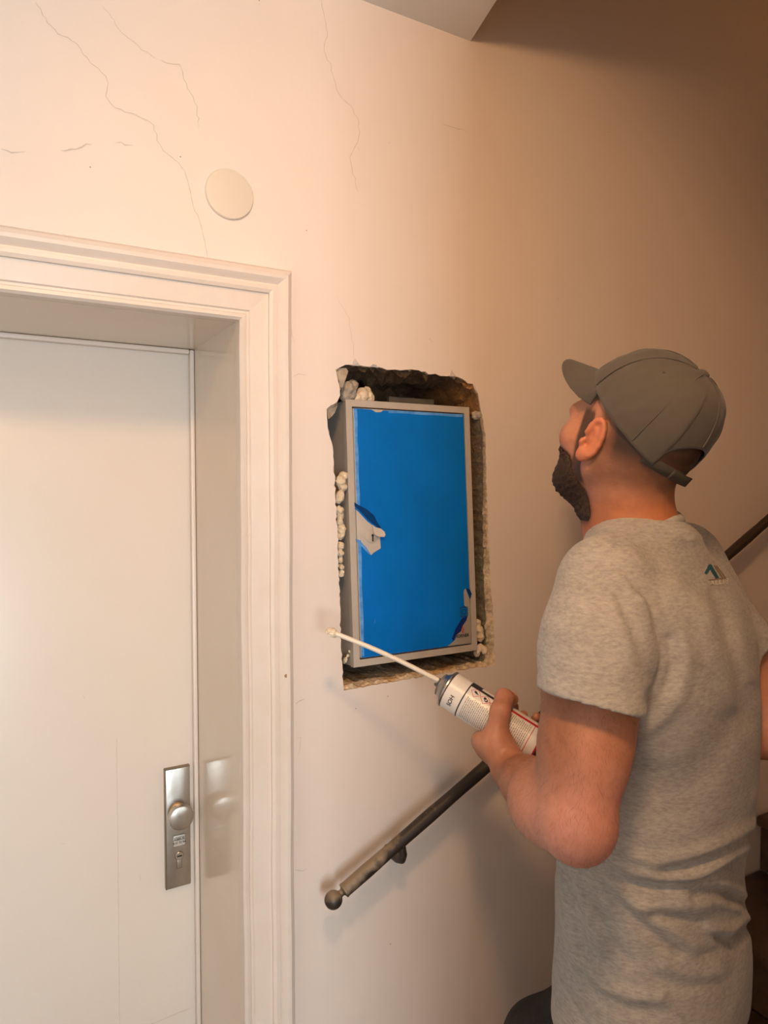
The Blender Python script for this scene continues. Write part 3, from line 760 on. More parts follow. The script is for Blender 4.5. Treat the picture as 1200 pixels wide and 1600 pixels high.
# printed double-square symbol and maker's print at the lower right of the door
sq = bmesh.new()
s0 = fpt(719.5, 964); s1_ = fpt(730.3, 947.5)
def frame2(bm, u0, v0, u1, v1, th, w):
    for (a0, a1, c0, c1) in [(u0, u1, v0, v0+th), (u0, u1, v1-th, v1), (u0, u0+th, v0+th, v1-th), (u1-th, u1, v0+th, v1-th)]:
        box_bm(a0, a1, c0, c1, w, w+.0002, bm=bm)
frame2(sq, s0[0], s0[1], s1_[0], s1_[1], .0014, fw-.0007)
frame2(sq, s0[0]+.0045, s0[1]+.005, s1_[0]-.0045, s1_[1]-.005, .0012, fw-.0007)
for v in sq.verts: v.co = Vector(CB(*v.co))
sqo = bm_obj('double_square_symbol', sq, m_ink)
def cab_text(name, s, size, px, py, m):
    V, Fc = text_mesh(s, size, size*.02); u, v = fpt(px, py)
    return mesh_obj(name, [CB(u+q[0], v+q[1], fw-.0008) for q in V], Fc, m)
tx1 = cab_text('maker_lettering', 'HORNER', .0092, 721.5, 993.5, m_ink)
rr = bmesh.new()
for (x0, y0, x1, y1) in [(716, 998.5, 731, 996.5), (721, 989, 726, 988), (721, 986.5, 727, 985.5), (721, 984, 726, 983), (721, 981.5, 727, 980.5), (722.5, 989, 723.5, 979)]:
    a_, b_ = fpt(x0, y0), fpt(x1, y1); box_bm(a_[0], b_[0], a_[1], b_[1], fw-.0008, fw-.0006, bm=rr)
for v in rr.verts: v.co = Vector(CB(*v.co))
rro = bm_obj('red_print_mark', rr, m_redprint)
wmk = upoly('film_tear', [(585.5,969),(586.3,966),(586,972),(584.5,974)], m_film2)
flg = cbox('top_flange', Wc*.42, Wc*.80, Hc+.0005, Hc+.022, .045, .055, mat('galvanised_flange', (.17, .16, .13), .5, .6))
reparent(cab, cbody, cfr, gap, cdoor, sqo, tx1, rro, flg, film)
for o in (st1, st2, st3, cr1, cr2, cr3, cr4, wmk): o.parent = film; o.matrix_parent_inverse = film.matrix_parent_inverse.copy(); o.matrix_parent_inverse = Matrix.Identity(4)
for o in (ros, kh, ks, flp): o.parent = cdoor
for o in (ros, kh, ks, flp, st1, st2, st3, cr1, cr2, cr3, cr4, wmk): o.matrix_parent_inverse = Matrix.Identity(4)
film['label'] = 'blue protective film torn at lock and corner'

# ------------------------------------------------------------------ cured foam in the gaps
def foam(pts, label, seed, h=.0016, m=m_foam):
    """pts: (px, py, wall depth y, radius)"""
    pr = [Ell(WY(x, y, yy), (r*.95, r, r*1.05), k=.003) for x, y, yy, r in pts]
    Cn = np.array([p.c for p in pr]); R_ = max(p.r.max() for p in pr)+.008
    def ex(P, v): return v+.0012*vnoise(P, 420, seed)+.0007*vnoise(P, 1000, seed+1)
    V, F = surface_nets(pr, Cn.min(0)-R_, Cn.max(0)+R_, h, ex)
    o = np_mesh('foam_lump', V, F, m); tag(o, label, 'foam', 'cured foam round the cabinet'); return o
foam([(532, 752, .020, .011), (537, 744, .024, .009), (535, 760, .022, .010)], 'cream foam lump nearest the top left of the cabinet side gap', 1)
foam([(531, 774, .018, .010), (529, 780, .018, .009)], 'pale foam lump below the topmost one in the left gap', 2)
foam([(530, 797, .018, .009), (532, 806, .020, .008), (531, 816, .018, .008)], 'rounded foam bulge in the left gap beside the torn film', 3)
foam([(533, 826, .020, .010), (532, 836, .018, .009)], 'foam bulge in the left gap level with the keyhole', 4)
foam([(532, 853, .018, .008), (531.5, 864, .018, .008), (532, 875, .020, .006)], 'foam strand in the left gap just below keyhole height', 5)
foam([(533, 886, .018, .006), (533, 896, .020, .007)], 'lowest small foam drip in the left gap', 6)
foam([(566, 618, .050, .015), (572, 614, .054, .012), (577, 620, .050, .011), (558, 622, .045, .010)], 'fluffy cream foam clump above the top left corner of the cabinet', 7)
foam([(543, 607, .034, .014), (547, 614, .040, .014), (551, 602, .046, .011), (540, 618, .036, .012)], 'grey plaster lump above the left end of the cabinet', 8, m=mat('plaster_lump', (.50, .42, .34), .9, noise=(60, 4, .3, .7), color2=(.36, .29, .22), bump=(90, .6, .004)))
foam([(748, 648, .016, .010), (752, 646, .010, .006), (743, 649, .02, .008)], 'broken plaster bit beside the top right corner of the cabinet', 9, m=MATS['plaster_lump'])
foam([(748, 985, .022, .011), (750, 995, .02, .010), (747, 972, .024, .006)], 'yellowish foam lump in the right gap near the bottom', 10)
foam([(750, 1012, .018, .009), (745, 1020, .022, .008), (757, 1016, .012, .008)], 'foam crumb at the lower right corner of the cabinet', 11)
foam([(541, 1030, .012, .004), (544, 1024, .013, .003), (546, 1019, .014, .0028), (539, 1034, .012, .0035)], 'small curled foam drip at the lower left corner of the cabinet', 12, h=.001)

# ================================================================== FOAM CAN held in the hands
CF, CRr = W(703, 1078, 1.235), W(843, 1167, 1.17)
ca = (CF-CRr); CL = np.linalg.norm(ca); ca /= CL
tocam = CAM-(CF+CRr)/2; ce1 = tocam-ca*(tocam @ ca); ce1 /= np.linalg.norm(ce1)
ce2 = np.cross(ca, ce1)
if ce2[2] < 0: ce2 = -ce2
CRD = .0325
def cp(s, th, r): th = math.radians(th); return CF-ca*s+(ce1*math.cos(th)+ce2*math.sin(th))*r
can = empty('foam_can', CRr)
tag(can, 'white foam spray can with long cream straw held by the man', 'spray can')
shell = lathe('can_body', [(.0300, -CL-.002), (.0325, -CL), (CRD, -CL+.004), (CRD, -.006), (.0325, 0.0)], CF, ca, m_can, seg=64)
bot = lathe('can_bottom', [(.0305, -CL-.005), (.0330, -CL-.003), (.0333, -CL+.001), (.0326, -CL+.002)], CF, ca, m_black, seg=64)
rimf = lathe('can_rim', [(.0322, 0.0005), (.0335, .002), (.0335, .0045), (.0318, .006), (.0260, .0085), (.0255, .0095)], CF, ca, m_steel, seg=64)
dome = lathe('can_dome', [(.0255, .0097), (.0205, .0145), (.0200, .0165), (.0185, .0178)], CF, ca, m_steel, seg=48)
vlv = lathe('valve_cup', [(.0200, .0150), (.0205, .0185), (.0170, .0205), (.0085, .0215), (.0080, .028)], CF, ca, m_valve, seg=40)
def cyl_patch(name, s0, s1, a0, a1, m, r=CRD+.0002, ns=2, na=24):
    V, Fc = [], []
    for i in range(ns+1):
        for j in range(na+1): V.append(cp(s0+(s1-s0)*i/ns, a0+(a1-a0)*j/na, r))
    for i in range(ns):
        for j in range(na): q = i*(na+1)+j; Fc.append((q, q+1, q+na+2, q+na+1))
    return mesh_obj(name, V, Fc, m, smooth=True)
lab = []
lab.append(cyl_patch('black_ring', .0300, .0322, 0, 360, m_ink, na=64))
lab.append(cyl_patch('black_band', .0322, .105, 50, 61, m_ink))
lab.append(cyl_patch('black_band', .0322, .050, 61, 90, m_ink))
lab.append(cyl_patch('red_stripe', .100, CL-.001, 48, 58, m_canred))
lab.append(cyl_patch('red_ring', CL-.0045, CL-.0002, 0, 360, m_canred, na=64, r=CRD+.0004))
lab.append(cyl_patch('red_line', .155, .1562, -100, 52, m_canred))
def arc(deg): return deg
def hazard(s, a, half):
    """diamond outline on the can; half size in metres"""
    V, Fc = [], []; da = math.degrees(half/CRD)
    for f in (1.0, .88):
        pts = []
        C = [(s-half*f, a), (s, a+da*f), (s+half*f, a), (s, a-da*f)]
        for i in range(4):
            p, q = C[i], C[(i+1) % 4]
            for k in range(4): pts.append((p[0]+(q[0]-p[0])*k/4, p[1]+(q[1]-p[1])*k/4))
        V += [cp(x, y, CRD+.0004) for x, y in pts]
    for i in range(16): Fc.append((i, (i+1) % 16, 16+(i+1) % 16, 16+i))
    return mesh_obj('hazard_diamond', V, Fc, m_redprint)
lab += [hazard(.0455, 36, .0098), hazard(.0645, 33, .0098), hazard(.083, 30, .0098)]
def blob(s, a, ls, la, m=m_ink):
    return mesh_obj('hazard_symbol', [cp(s+ls*math.cos(t), a+math.degrees(la*math.sin(t)/CRD), CRD+.0004) for t in np.linspace(0, 5.7, 10)], [tuple(range(10))], m)
lab += [blob(.0445, 38, .0028, .0022), blob(.0475, 35, .0034, .0012), blob(.0632, 36, .0026, .0026), blob(.0665, 31.5, .0032, .0030), blob(.066, 32, .0015, .0015, m_can)]
def can_text(s, size, s0, a0, m, down=True):
    V, Fc = text_mesh(s, size, size*.02)
    return mesh_obj('can_lettering', [cp(s0+q[1], a0-math.degrees(q[0]/CRD), CRD+.0004) for q in V], Fc, m)
lab.append(can_text('HOS', .0105, .0145, -28, m_ink))
V, Fc = [], []
for i in range(52):
    s = .0375+i*.0033
    if .150 < s: break
    top = (12 if s < .098 else 40)+rng.uniform(-4, 4)
    a = top
    while a > -62:
        ln = rng.uniform(2.5, 9); a2 = a-ln
        k = len(V); V += [cp(s, a, CRD+.0003), cp(s+.0015, a, CRD+.0003), cp(s+.0015, a2, CRD+.0003), cp(s, a2, CRD+.0003)]; Fc.append((k, k+1, k+2, k+3)); a = a2-rng.uniform(1.2, 2.2)
fp_ = mesh_obj('fine_print', V, Fc, m_print); fp_['kind'] = 'stuff'; lab.append(fp_)
V, Fc = [], []
for i in range(30):
    s = .160+i*.0011; 
    if s > CL-.008: break
    V2 = [cp(s, 46, CRD+.0003), cp(s+.0005, 46, CRD+.0003), cp(s+.0005, -10-rng.uniform(0, 30), CRD+.0003), cp(s, -10-rng.uniform(0, 30), CRD+.0003)]
    k = len(V); V += V2; Fc.append((k, k+1, k+2, k+3))
reparent(can, shell, bot, rimf, dome, vlv)
for o in lab: o.parent = shell
sn = CF+ca*.026
tip = W(519, 988, 1.225)
mid = W(683, 1062, 1.235)
sv = tip-mid
straw = tube('straw', [sn, sn*.5+mid*.5+ca*.002, mid]+[mid+sv*u+np.array((0, 0, .004*math.sin(u*3.1))) for u in np.linspace(.06, 1, 24)], [.0052, .0052, .0048]+[.0042]*24, m_straw)
pr = [Ell(tip, (.0085, .008, .0082), k=.003), Ell(tip+np.array((-.006, 0, .002)), (.0060, .006, .006), k=.003), Ell(tip+np.array((.006, 0, -.005)), (.005, .005, .005), k=.003)]
V, F = surface_nets(pr, tip-.022, tip+.022, .001, lambda P, v: v+.0011*vnoise(P, 700, 4))
blobf = np_mesh('foam_blob', V, F, m_foam)
reparent(can, straw, blobf)

# ================================================================== THE MAN
TY = math.radians(18)                      # torso turned to his left
LSH, LEL, LWR = W(938, 912, 1.005), W(901, 1284, .915), W(800, 1205, 1.125)
RSH = np.array((1.118, -.362, LSH[2]+.002)); REL = W(1212, 1140, 1.22); RWR = W(935, 1165, 1.255)
NB = W(987, 842, 1.155)
person = empty('person', (0.95, -.42, RISE))
tag(person, 'man in grey t-shirt and cap spraying foam beside the cabinet', 'person')
# --- head frame
HO = W(974, 694, 1.135)
def rotm(yaw, pitch, roll):
    cy, sy = math.cos(yaw), math.sin(yaw); cp_, sp = math.cos(pitch), math.sin(pitch); cr, sr = math.cos(roll), math.sin(roll)
    Z = np.array([[cy, -sy, 0], [sy, cy, 0], [0, 0, 1]]); X = np.array([[1, 0, 0], [0, cp_, -sp], [0, sp, cp_]]); Y = np.array([[cr, 0, sr], [0, 1, 0], [-sr, 0, cr]])
    return Z @ X @ Y
HM = rotm(math.radians(2), math.radians(15), math.radians(6))
H = lambda x, y, z: HO+HM @ np.array((x, y, z))
hp = [
 Ell(H(0, -.018, .045), (.077, .098, .086), HM, k=.03),
 Ell(H(0, .040, -.010), (.064, .062, .075), HM, k=.03), Ell(H(0, -.048, .012), (.068, .074, .055), HM, k=.03),
 Cone(H(-.056, -.002, -.040), H(-.022, .070, -.078), .020, .022, k=.03), Cone(H(.056, -.002, -.040), H(.022, .070, -.078), .020, .022, k=.03),
 Ell(H(0, .076, -.082), (.027, .021, .022), HM, k=.02), Cone(H(0, .040, -.072), NB+np.array((-.012, .040, .0)), .034, .034, k=.035),
 Cone(H(0, .096, .022), H(0, .116, -.018), .008, .0135, k=.014), Ell(H(-.012, .104, -.022), (.008, .010, .008), HM, k=.008), Ell(H(.012, .104, -.022), (.008, .010, .008), HM, k=.008),
 Ell(H(0, .079, .036), (.052, .020, .016), HM, k=.02),
 Ell(H(-.046, .060, -.008), (.024, .026, .022), HM, k=.02), Ell(H(.046, .060, -.008), (.024, .026, .022), HM, k=.02),
 Ell(H(0, .090, -.050), (.026, .014, .016), HM, k=.014),
 Ell(H(-.032, .098, .014), (.017, .016, .011), HM, k=.012, op='s'), Ell(H(.032, .098, .014), (.017, .016, .011), HM, k=.012, op='s'),
 Ell(H(-.031, .080, .013), (.0125, .0125, .0125), HM, k=.004), Ell(H(.031, .080, .013), (.0125, .0125, .0125), HM, k=.004),
 Cone(H(-.022, .1035, -.050), H(.022, .1035, -.050), .0022, .0022, k=.004, op='s'),
 Cone(H(0, -.030, -.030), NB+np.array((0, 0, .015)), .060, .066, k=.03),
 Cone(H(-.040, -.020, -.030), NB+np.array((-.020, .045, -.02)), .020, .016, k=.02), Cone(H(.040, -.020, -.030), NB+np.array((.020, .045, -.02)), .020, .016, k=.02),
]
def ear(sx):
    rx = rotm(math.radians(sx*-24), 0, 0) ; E = HM @ rx @ rotm(0, math.radians(8), 0)
    o = H(sx*.079, -.006, -.004)
    e = lambda x, y, z: o+E @ np.array((sx*x, y, z))
    out = [Ell(e(.006, -.004, .002), (.0070, .0150, .0330), E, k=.006), Ell(e(.0045, .006, -.024), (.0070, .0095, .0125), E, k=.008),
           Ell(e(.0145, -.002, .003), (.0065, .0080, .0210), E, k=.004, op='s'), Ell(e(.0150, .006, -.007), (.0100, .0065, .0085), E, k=.004, op='s')]
    ang = np.linspace(-.9, 3.6, 9); pts = [e(.0115-.003*max(0, math.cos(t)), -.003+.0165*math.cos(t+math.pi*.5), .004+.0275*math.sin(t+math.pi*.5)) for t in ang]
    pts = [e(.0115, -.003+.0130*math.cos(t), .005+.0300*math.sin(t)) for t in np.linspace(.15, 4.35, 10)]
    out += [Cone(a, b, .0040, .0040, k=.003) for a, b in zip(pts[:-1], pts[1:])]
    pts = [e(.0095, .001+.0065*math.cos(t), .002+.0175*math.sin(t)) for t in np.linspace(1.4, 4.3, 6)]
    out += [Cone(a, b, .0028, .0028, k=.003) for a, b in zip(pts[:-1], pts[1:])]
    out += [Ell(e(.0085, .0125, -.006), (.005, .0045, .007), E, k=.005)]
    return out
hp += ear(-1) + ear(1)
# --- torso core, shoulders, arms
zs = lambda py, t: W(1020, py, t)[2]
def trow(z, px, t, a, b):
    p = W(px, 900, t); return (z, p[0], p[1], a, b)
rows_skin = [trow(.92, 1022, 1.15, .165, .105), trow(1.10, 1021, 1.15, .160, .102), trow(1.25, 1020, 1.15, .165, .106), trow(1.42, 1022, 1.15, .175, .112), trow(1.58, 1020, 1.15, .165, .098), trow(1.67, 1010, 1.15, .12, .07)]
ap = [Stack(rows_skin, TY, k=.03),
      Cone(NB+np.array((0, -.02, -.01)), LSH+np.array((.03, .01, .005)), .052, .036, k=.05), Cone(NB+np.array((0, -.02, -.01)), RSH+np.array((-.03, 0, .005)), .052, .036, k=.05)]
UA = LEL-LSH
am = lambda u, o=(0, 0, 0): LSH+UA*u+np.array(o)
ap += [Cone(LSH+np.array((0, 0, -.01)), am(.42), .048, .0575, k=.03), Cone(am(.35), am(.75), .0585, .0545, k=.03), Cone(am(.72), LEL+np.array((0, 0, .012)), .0545, .044, k=.03),
       Ell(am(.60, (-.002, .020, 0)), (.032, .034, .075), k=.03), Ell(am(.50, (.004, -.014, 0)), (.045, .045, .085), k=.03),
       Ell(LEL+np.array((.000, -.008, -.014)), (.031, .031, .031), k=.03)]
FA = LWR-LEL
fm = lambda u, o=(0, 0, 0): LEL+FA*u+np.array(o)
ap += [Cone(LEL+FA*.02, fm(.35, (0, 0, .006)), .046, .049, k=.03), Cone(fm(.30, (0, 0, .006)), fm(.72), .049, .036, k=.03), Cone(fm(.70), LWR, .036, .029, k=.025),
       Ell(fm(.30, (-.016, .0, -.006)), (.036, .050, .036), k=.03)]
RA = REL-RSH; RF = RWR-REL
ap += [Cone(RSH, RSH+RA*.5, .060, .054, k=.03), Cone(RSH+RA*.45, REL, .054, .043, k=.03), Cone(REL, REL+RF*.35, .043, .046, k=.03), Cone(REL+RF*.3, RWR, .046, .028, k=.03)]
# --- left hand: palm under the can, thumb over the near side, fingers round the far side
def chain(pts, rs, k=.006): return [Cone(a, b, r1, r2, k=k) for a, b, r1, r2 in zip(pts[:-1], pts[1:], rs[:-1], rs[1:])]
lh = []
S4 = [.088, .109, .129, .147]; RR = [.0098, .0102, .0098, .0088]; LN = [1.0, 1.06, 1.0, .86]
for s, r, ln in zip(S4, RR, LN):
    a1, a2, a3, a4 = -98, -98-62*ln, -98-100*ln, -98-132*ln
    K = cp(s, a1, CRD+r+.003)
    lh += chain([K, cp(s-.002, a2, CRD+r+.002), cp(s-.003, a3, CRD+r*.92), cp(s-.003, a4, CRD+r*.85)], [r*1.18, r*1.05, r*.95, r*.82])
    lh += [Cone(LWR+(ca*(.103-s))*.6+np.array((0, .0, .004)), K, .0185, .0140, k=.014)]
lh += [Ell(cp(.108, -62, CRD+.017), (.032, .030, .020), np.stack([ca, np.cross(ce2, ca), ce2], 1), k=.02)]
tb = [LWR*.55+cp(.125, -55, .058)*.45, cp(.112, -34, CRD+.0190), cp(.097, 18, CRD+.0150), cp(.0900, 54, CRD+.0135), cp(.1000, 82, CRD+.0105)]
lh += chain(tb, [.022, .0205, .0155, .0142, .0110], k=.010)
lh += [Ell(cp(.124, -42, CRD+.018), (.026, .021, .022), np.stack([ca, np.cross(ce2, ca), ce2], 1), k=.018)]
lh += [Cone(LWR, cp(.150, -58, CRD+.020), .026, .017, k=.018)]
# --- right hand: on the far side near the rear of the can, fingertips over the top
rh = []
for i, s in enumerate([.150, .169, .187, .204]):
    r = .0092-.0004*abs(i-1); ln = [1, 1.05, .98, .85][i]
    a0 = 215
    K = cp(s+.004, a0, CRD+r+.008)
    rh += chain([K, cp(s, a0-58*ln, CRD+r+.003), cp(s-.001, a0-95*ln, CRD+r*.95), cp(s-.002, a0-126*ln, CRD+r*.85)], [r*1.18, r*1.05, r*.95, r*.82])
    rh += [Cone(RWR+ca*(.02-.013*i), K, .0185, .0135, k=.014)]
rh += chain([RWR*.5+cp(.175, -130, .062)*.5, cp(.168, -118, CRD+.017), cp(.150, -88, CRD+.0135), cp(.135, -74, CRD+.011)], [.019, .0165, .0130, .0098], k=.009)
prims = ap+hp+lh+rh
allc = np.array([p.a for p in prims if isinstance(p, Cone)]+[p.b for p in prims if isinstance(p, Cone)]+[p.c for p in prims if isinstance(p, Ell)])
lo_ = allc.min(0)-.11; hi_ = allc.max(0)+.11; lo_[2] = .93
V, F = surface_nets(prims, lo_, hi_, .0030)
V = relax(V, F, 1, .35)
Nn = normals(V, F)
# --- skin colours
hl = (V-HO) @ HM
hx, hy, hz = hl.T
isH = (np.linalg.norm(hl, axis=1) < .19) & (V[:, 2] > NB[2]-.02)
def sm(x, a, b): t = np.clip((x-a)/(b-a), 0, 1); return t*t*(3-2*t)
col = np.tile(np.array((.51, .225, .135)), (len(V), 1))
n1 = vnoise(V, 60, 1)[:, None]; n2 = vnoise(V, 22, 2)[:, None]
col = col*(1+.06*n1+.06*n2)
def blend(c, mask): 
    global col
    col = col*(1-mask[:, None])+np.array(c)*mask[:, None]
# ruddy elbow and outer arm, browner inner forearm
P2 = np.stack(proj(V), 1)
de = np.linalg.norm(V-(LEL+np.array((0, -.03, -.02))), axis=1)
isA = (np.linalg.norm(V-LEL, axis=1) < .33) & ~isH
blend((.62, .285, .225), .75*isA*sm(-de, -.17, -.03))
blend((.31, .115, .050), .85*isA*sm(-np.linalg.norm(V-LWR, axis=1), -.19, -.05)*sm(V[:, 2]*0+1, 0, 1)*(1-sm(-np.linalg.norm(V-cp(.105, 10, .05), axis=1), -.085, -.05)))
blend((.26, .10, .045), .75*isA*sm(-np.linalg.norm(V-(LSH+UA*.60), axis=1), -.14, -.06)*sm(-Nn @ _R, .05, .75))  # upper arm's left-facing side darkened, hair shadow painted into the skin
# ear redness, neck warmth
earw = isH*sm(np.abs(hx), .078, .088)*(hz > -.05)
blend((.62, .20, .10), .7*earw)
blend((.47, .165, .062), .7*sm(-np.abs(V[:, 2]-(NB[2]+.035)), -.05, -.01)*isH)
# head hair: clipped short, fading down the nape and sideburns
hair = isH*sm(-hy, .00, .02)*sm(hz, -.085, -.035)*(1-earw)
hair = np.maximum(hair, isH*sm(hz, .055, .07)*sm(-hy, -.07, -.05))
blend((.085, .040, .020), .62*np.clip(hair, 0, 1))
blend((.035, .018, .011), .92*isH*sm(-hy, .03, .05)*sm(hz, -.035, .0))
side = isH*sm(hy, .004, .012)*sm(-hy, -.040, -.030)*sm(np.abs(hx), .035, .045)*sm(hz, -.085, -.060)*(1-earw)*(1-sm(hz, .03, .05))
# beard mask
jaw = isH*sm(hy, -.016, .004)*sm(-(hz+.22*np.clip(.085-hy, 0, 1)), .020, .032)*(1-earw)
jaw *= 1-sm(-(V[:, 2]), -(NB[2]+.045), -(NB[2]+.015))
jaw *= sm((V-NB)[:, 1]-.25*(V[:, 2]-NB[2]), -.004, .02)
mouth = np.exp(-((hx/.020)**2+((hz+.050)/.008)**2))*(hy > .08)
beard = np.clip(np.maximum(jaw, side)*(1-mouth), 0, 1)
blend((.05, .024, .012), np.clip(1.5*beard, 0, .92))
# eyes and lips
for sx in (-1, 1):
    dd = np.linalg.norm(hl-np.array((sx*.031, .080, .013)), axis=1); blend((.75, .70, .65), 1.0*(dd < .0135))
    dd = np.linalg.norm(hl-np.array((sx*.031, .0925, .014)), axis=1); blend((.05, .025, .012), 1.0*(dd < .0055))
    blend((.05, .025, .012), .8*isH*np.exp(-(((hx-sx*.033)/.018)**2+((hz-.036)/.0045)**2))*(hy > .07))
blend((.42, .13, .09), .7*mouth)
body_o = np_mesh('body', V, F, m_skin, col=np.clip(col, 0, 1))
body_o['label'] = 'tanned skin of head, neck, arms and hands'
# --- beard shell
bmk = np.clip(jaw*(1-mouth), 0, 1)
fm_ = bmk[F].min(1) > .35
bi_ = np.unique(F[fm_]); remap = np.full(len(V), -1); remap[bi_] = np.arange(len(bi_))
Vb = V[bi_]+Nn[bi_]*(.0002+.0048*sm(bmk[bi_], .35, 1)*(.8+.35*vnoise(V[bi_], 500, 3)))[:, None]
beard_o = np_mesh('beard', Vb, remap[F[fm_]], m_beard)
beard_o['label'] = 'short dark full beard'
# --- thumbnail
def nail(c, n, d, w, l, name='nail'):
    n = n/np.linalg.norm(n); d = d-n*(d @ n); d /= np.linalg.norm(d); s = np.cross(n, d); Vn, Fn = [], []
    for i in range(6):
        for j in range(6):
            a = (i/5-.5)*2; b = (j/5-.5)*2; k = math.sqrt(max(0, 1-.25*b*b)); Vn.append(c+d*l*b*.5+s*w*a*.5*k+n*(.0007-.0016*a*a))
    for i in range(5):
        for j in range(5): Fn.append((i*6+j, i*6+j+1, i*6+j+7, i*6+j+6))
    return mesh_obj(name, Vn, Fn, mat('nail', (.62, .34, .25), .3), smooth=True)
tn = tb[-1]-tb[-2]; outn = (math.cos(math.radians(66))*ce1+math.sin(math.radians(66))*ce2)
nl = nail(cp(.0965, 74, CRD+.0222), outn, tn, .011, .012)

# ================================================================== T-SHIRT
rows = [trow(.895, 1026, 1.15, .196, .138), trow(1.0, 1029, 1.15, .196, .138), trow(1.08, 1026, 1.15, .188, .132), trow(1.16, 1024, 1.15, .186, .130), trow(1.25, 1032, 1.15, .194, .134), trow(1.42, 1035, 1.15, .196, .136), trow(1.55, 1030, 1.15, .182, .122), trow(1.64, 1018, 1.15, .140, .090), trow(1.69, 1008, 1.15, .085, .062)]
hemL = W(921, 1096, .935)
SV = hemL-LSH; sdir = SV/np.linalg.norm(SV)
hemn = W(1000, 1116, .93)-W(842, 1077, .93); hemn = np.cross(hemn, _F); hemn = hemn/np.linalg.norm(hemn)
if hemn[2] > 0: hemn = -hemn
hemn = hemn*.9+sdir*.3; hemn /= np.linalg.norm(hemn)
tors = [Stack(rows, TY, k=.03), Cone(NB+np.array((0, -.015, -.02)), LSH+np.array((.025, .008, .012)), .066, .056, k=.055), Cone(NB+np.array((0, -.015, -.02)), RSH+np.array((-.02, 0, .012)), .066, .056, k=.055),
        Ell(LSH+np.array((.07, -.055, -.12)), (.085, .05, .12), k=.05), Ell(RSH+np.array((-.06, -.085, -.14)), (.08, .05, .13), k=.05)]
sleeve = [Cone(LSH+np.array((.004, 0, -.002)), LSH+SV*.55, .066, .069, k=.03), Cone(LSH+SV*.5, LSH+SV*1.25, .069, .0725, k=.03)]
RS = RSH+RA*.62
rsl = [Cone(RSH, RSH+RA*.55, .066, .066, k=.03)]
# sleeves cut square at the hem and hollow
class Cut:
    def __init__(s, prims, c, n, inner): s.pr = prims; s.c = np.array(c); s.n = n; s.inn = inner; s.k = .022; s.op = 'u'
    def __call__(s, P):
        d = sdf_eval(s.pr, P); pl = (P-s.c) @ s.n
        d = combine(d, pl, .003, 'i')
        return combine(d, np.maximum(s.inn(P), -(pl+.016)), .003, 's')
lsl = Cut(sleeve, hemL, hemn, Cone(LSH+SV*.4, LSH+SV*1.3, .0635, .0660))
RSn = RA/np.linalg.norm(RA)
rsl_ = Cut(rsl+[Cone(RSH+RA*.5, RSH+RA*.9, .066, .068, k=.02)], RSH+RA*.60, RSn, Cone(RSH+RA*.3, RSH+RA*.9, .060, .064))
hemc = W(905, 1600, 1.10)
neckcut = Cone(NB+np.array((-.004, .004, -.03)), NB+np.array((0, -.01, .16)), .0715, .078, k=.006, op='s')
shirt_pr = tors+[lsl, rsl_, Plane((0, 0, .915), (0, 0, -1)), neckcut, Limited(Stack([(r[0], r[1], r[2], r[3]-.005, r[4]-.005) for r in rows], TY), (0, 0, .955), (0, 0, -1))]
allc = np.array([LSH, RSH, hemL, NB])
Vs, Fs = surface_nets(shirt_pr, np.array((.56, -.70, .90)), np.array((1.30, -.20, NB[2]+.10)), .0036)
Vs = relax(Vs, Fs, 2, .4)
Ns = normals(Vs, Fs)
px, py, pt = proj(Vs); P2 = np.stack([px, py], 1)
view = CAM-Vs; view /= np.linalg.norm(view, axis=1)[:, None]
face = sm((Ns*view).sum(1), -.45, .15)
disp = np.zeros(len(Vs))
def fold(pts, width, amp, skew=0.0):
    """ridge (amp>0) or valley (amp<0) of cloth running along measured points"""
    global disp
    d = seg_dist(P2, pts); disp += 1.28*amp*np.exp(-(d/width)**2)*face
isSl = np.array([lsl(Vs)]).ravel() < .004
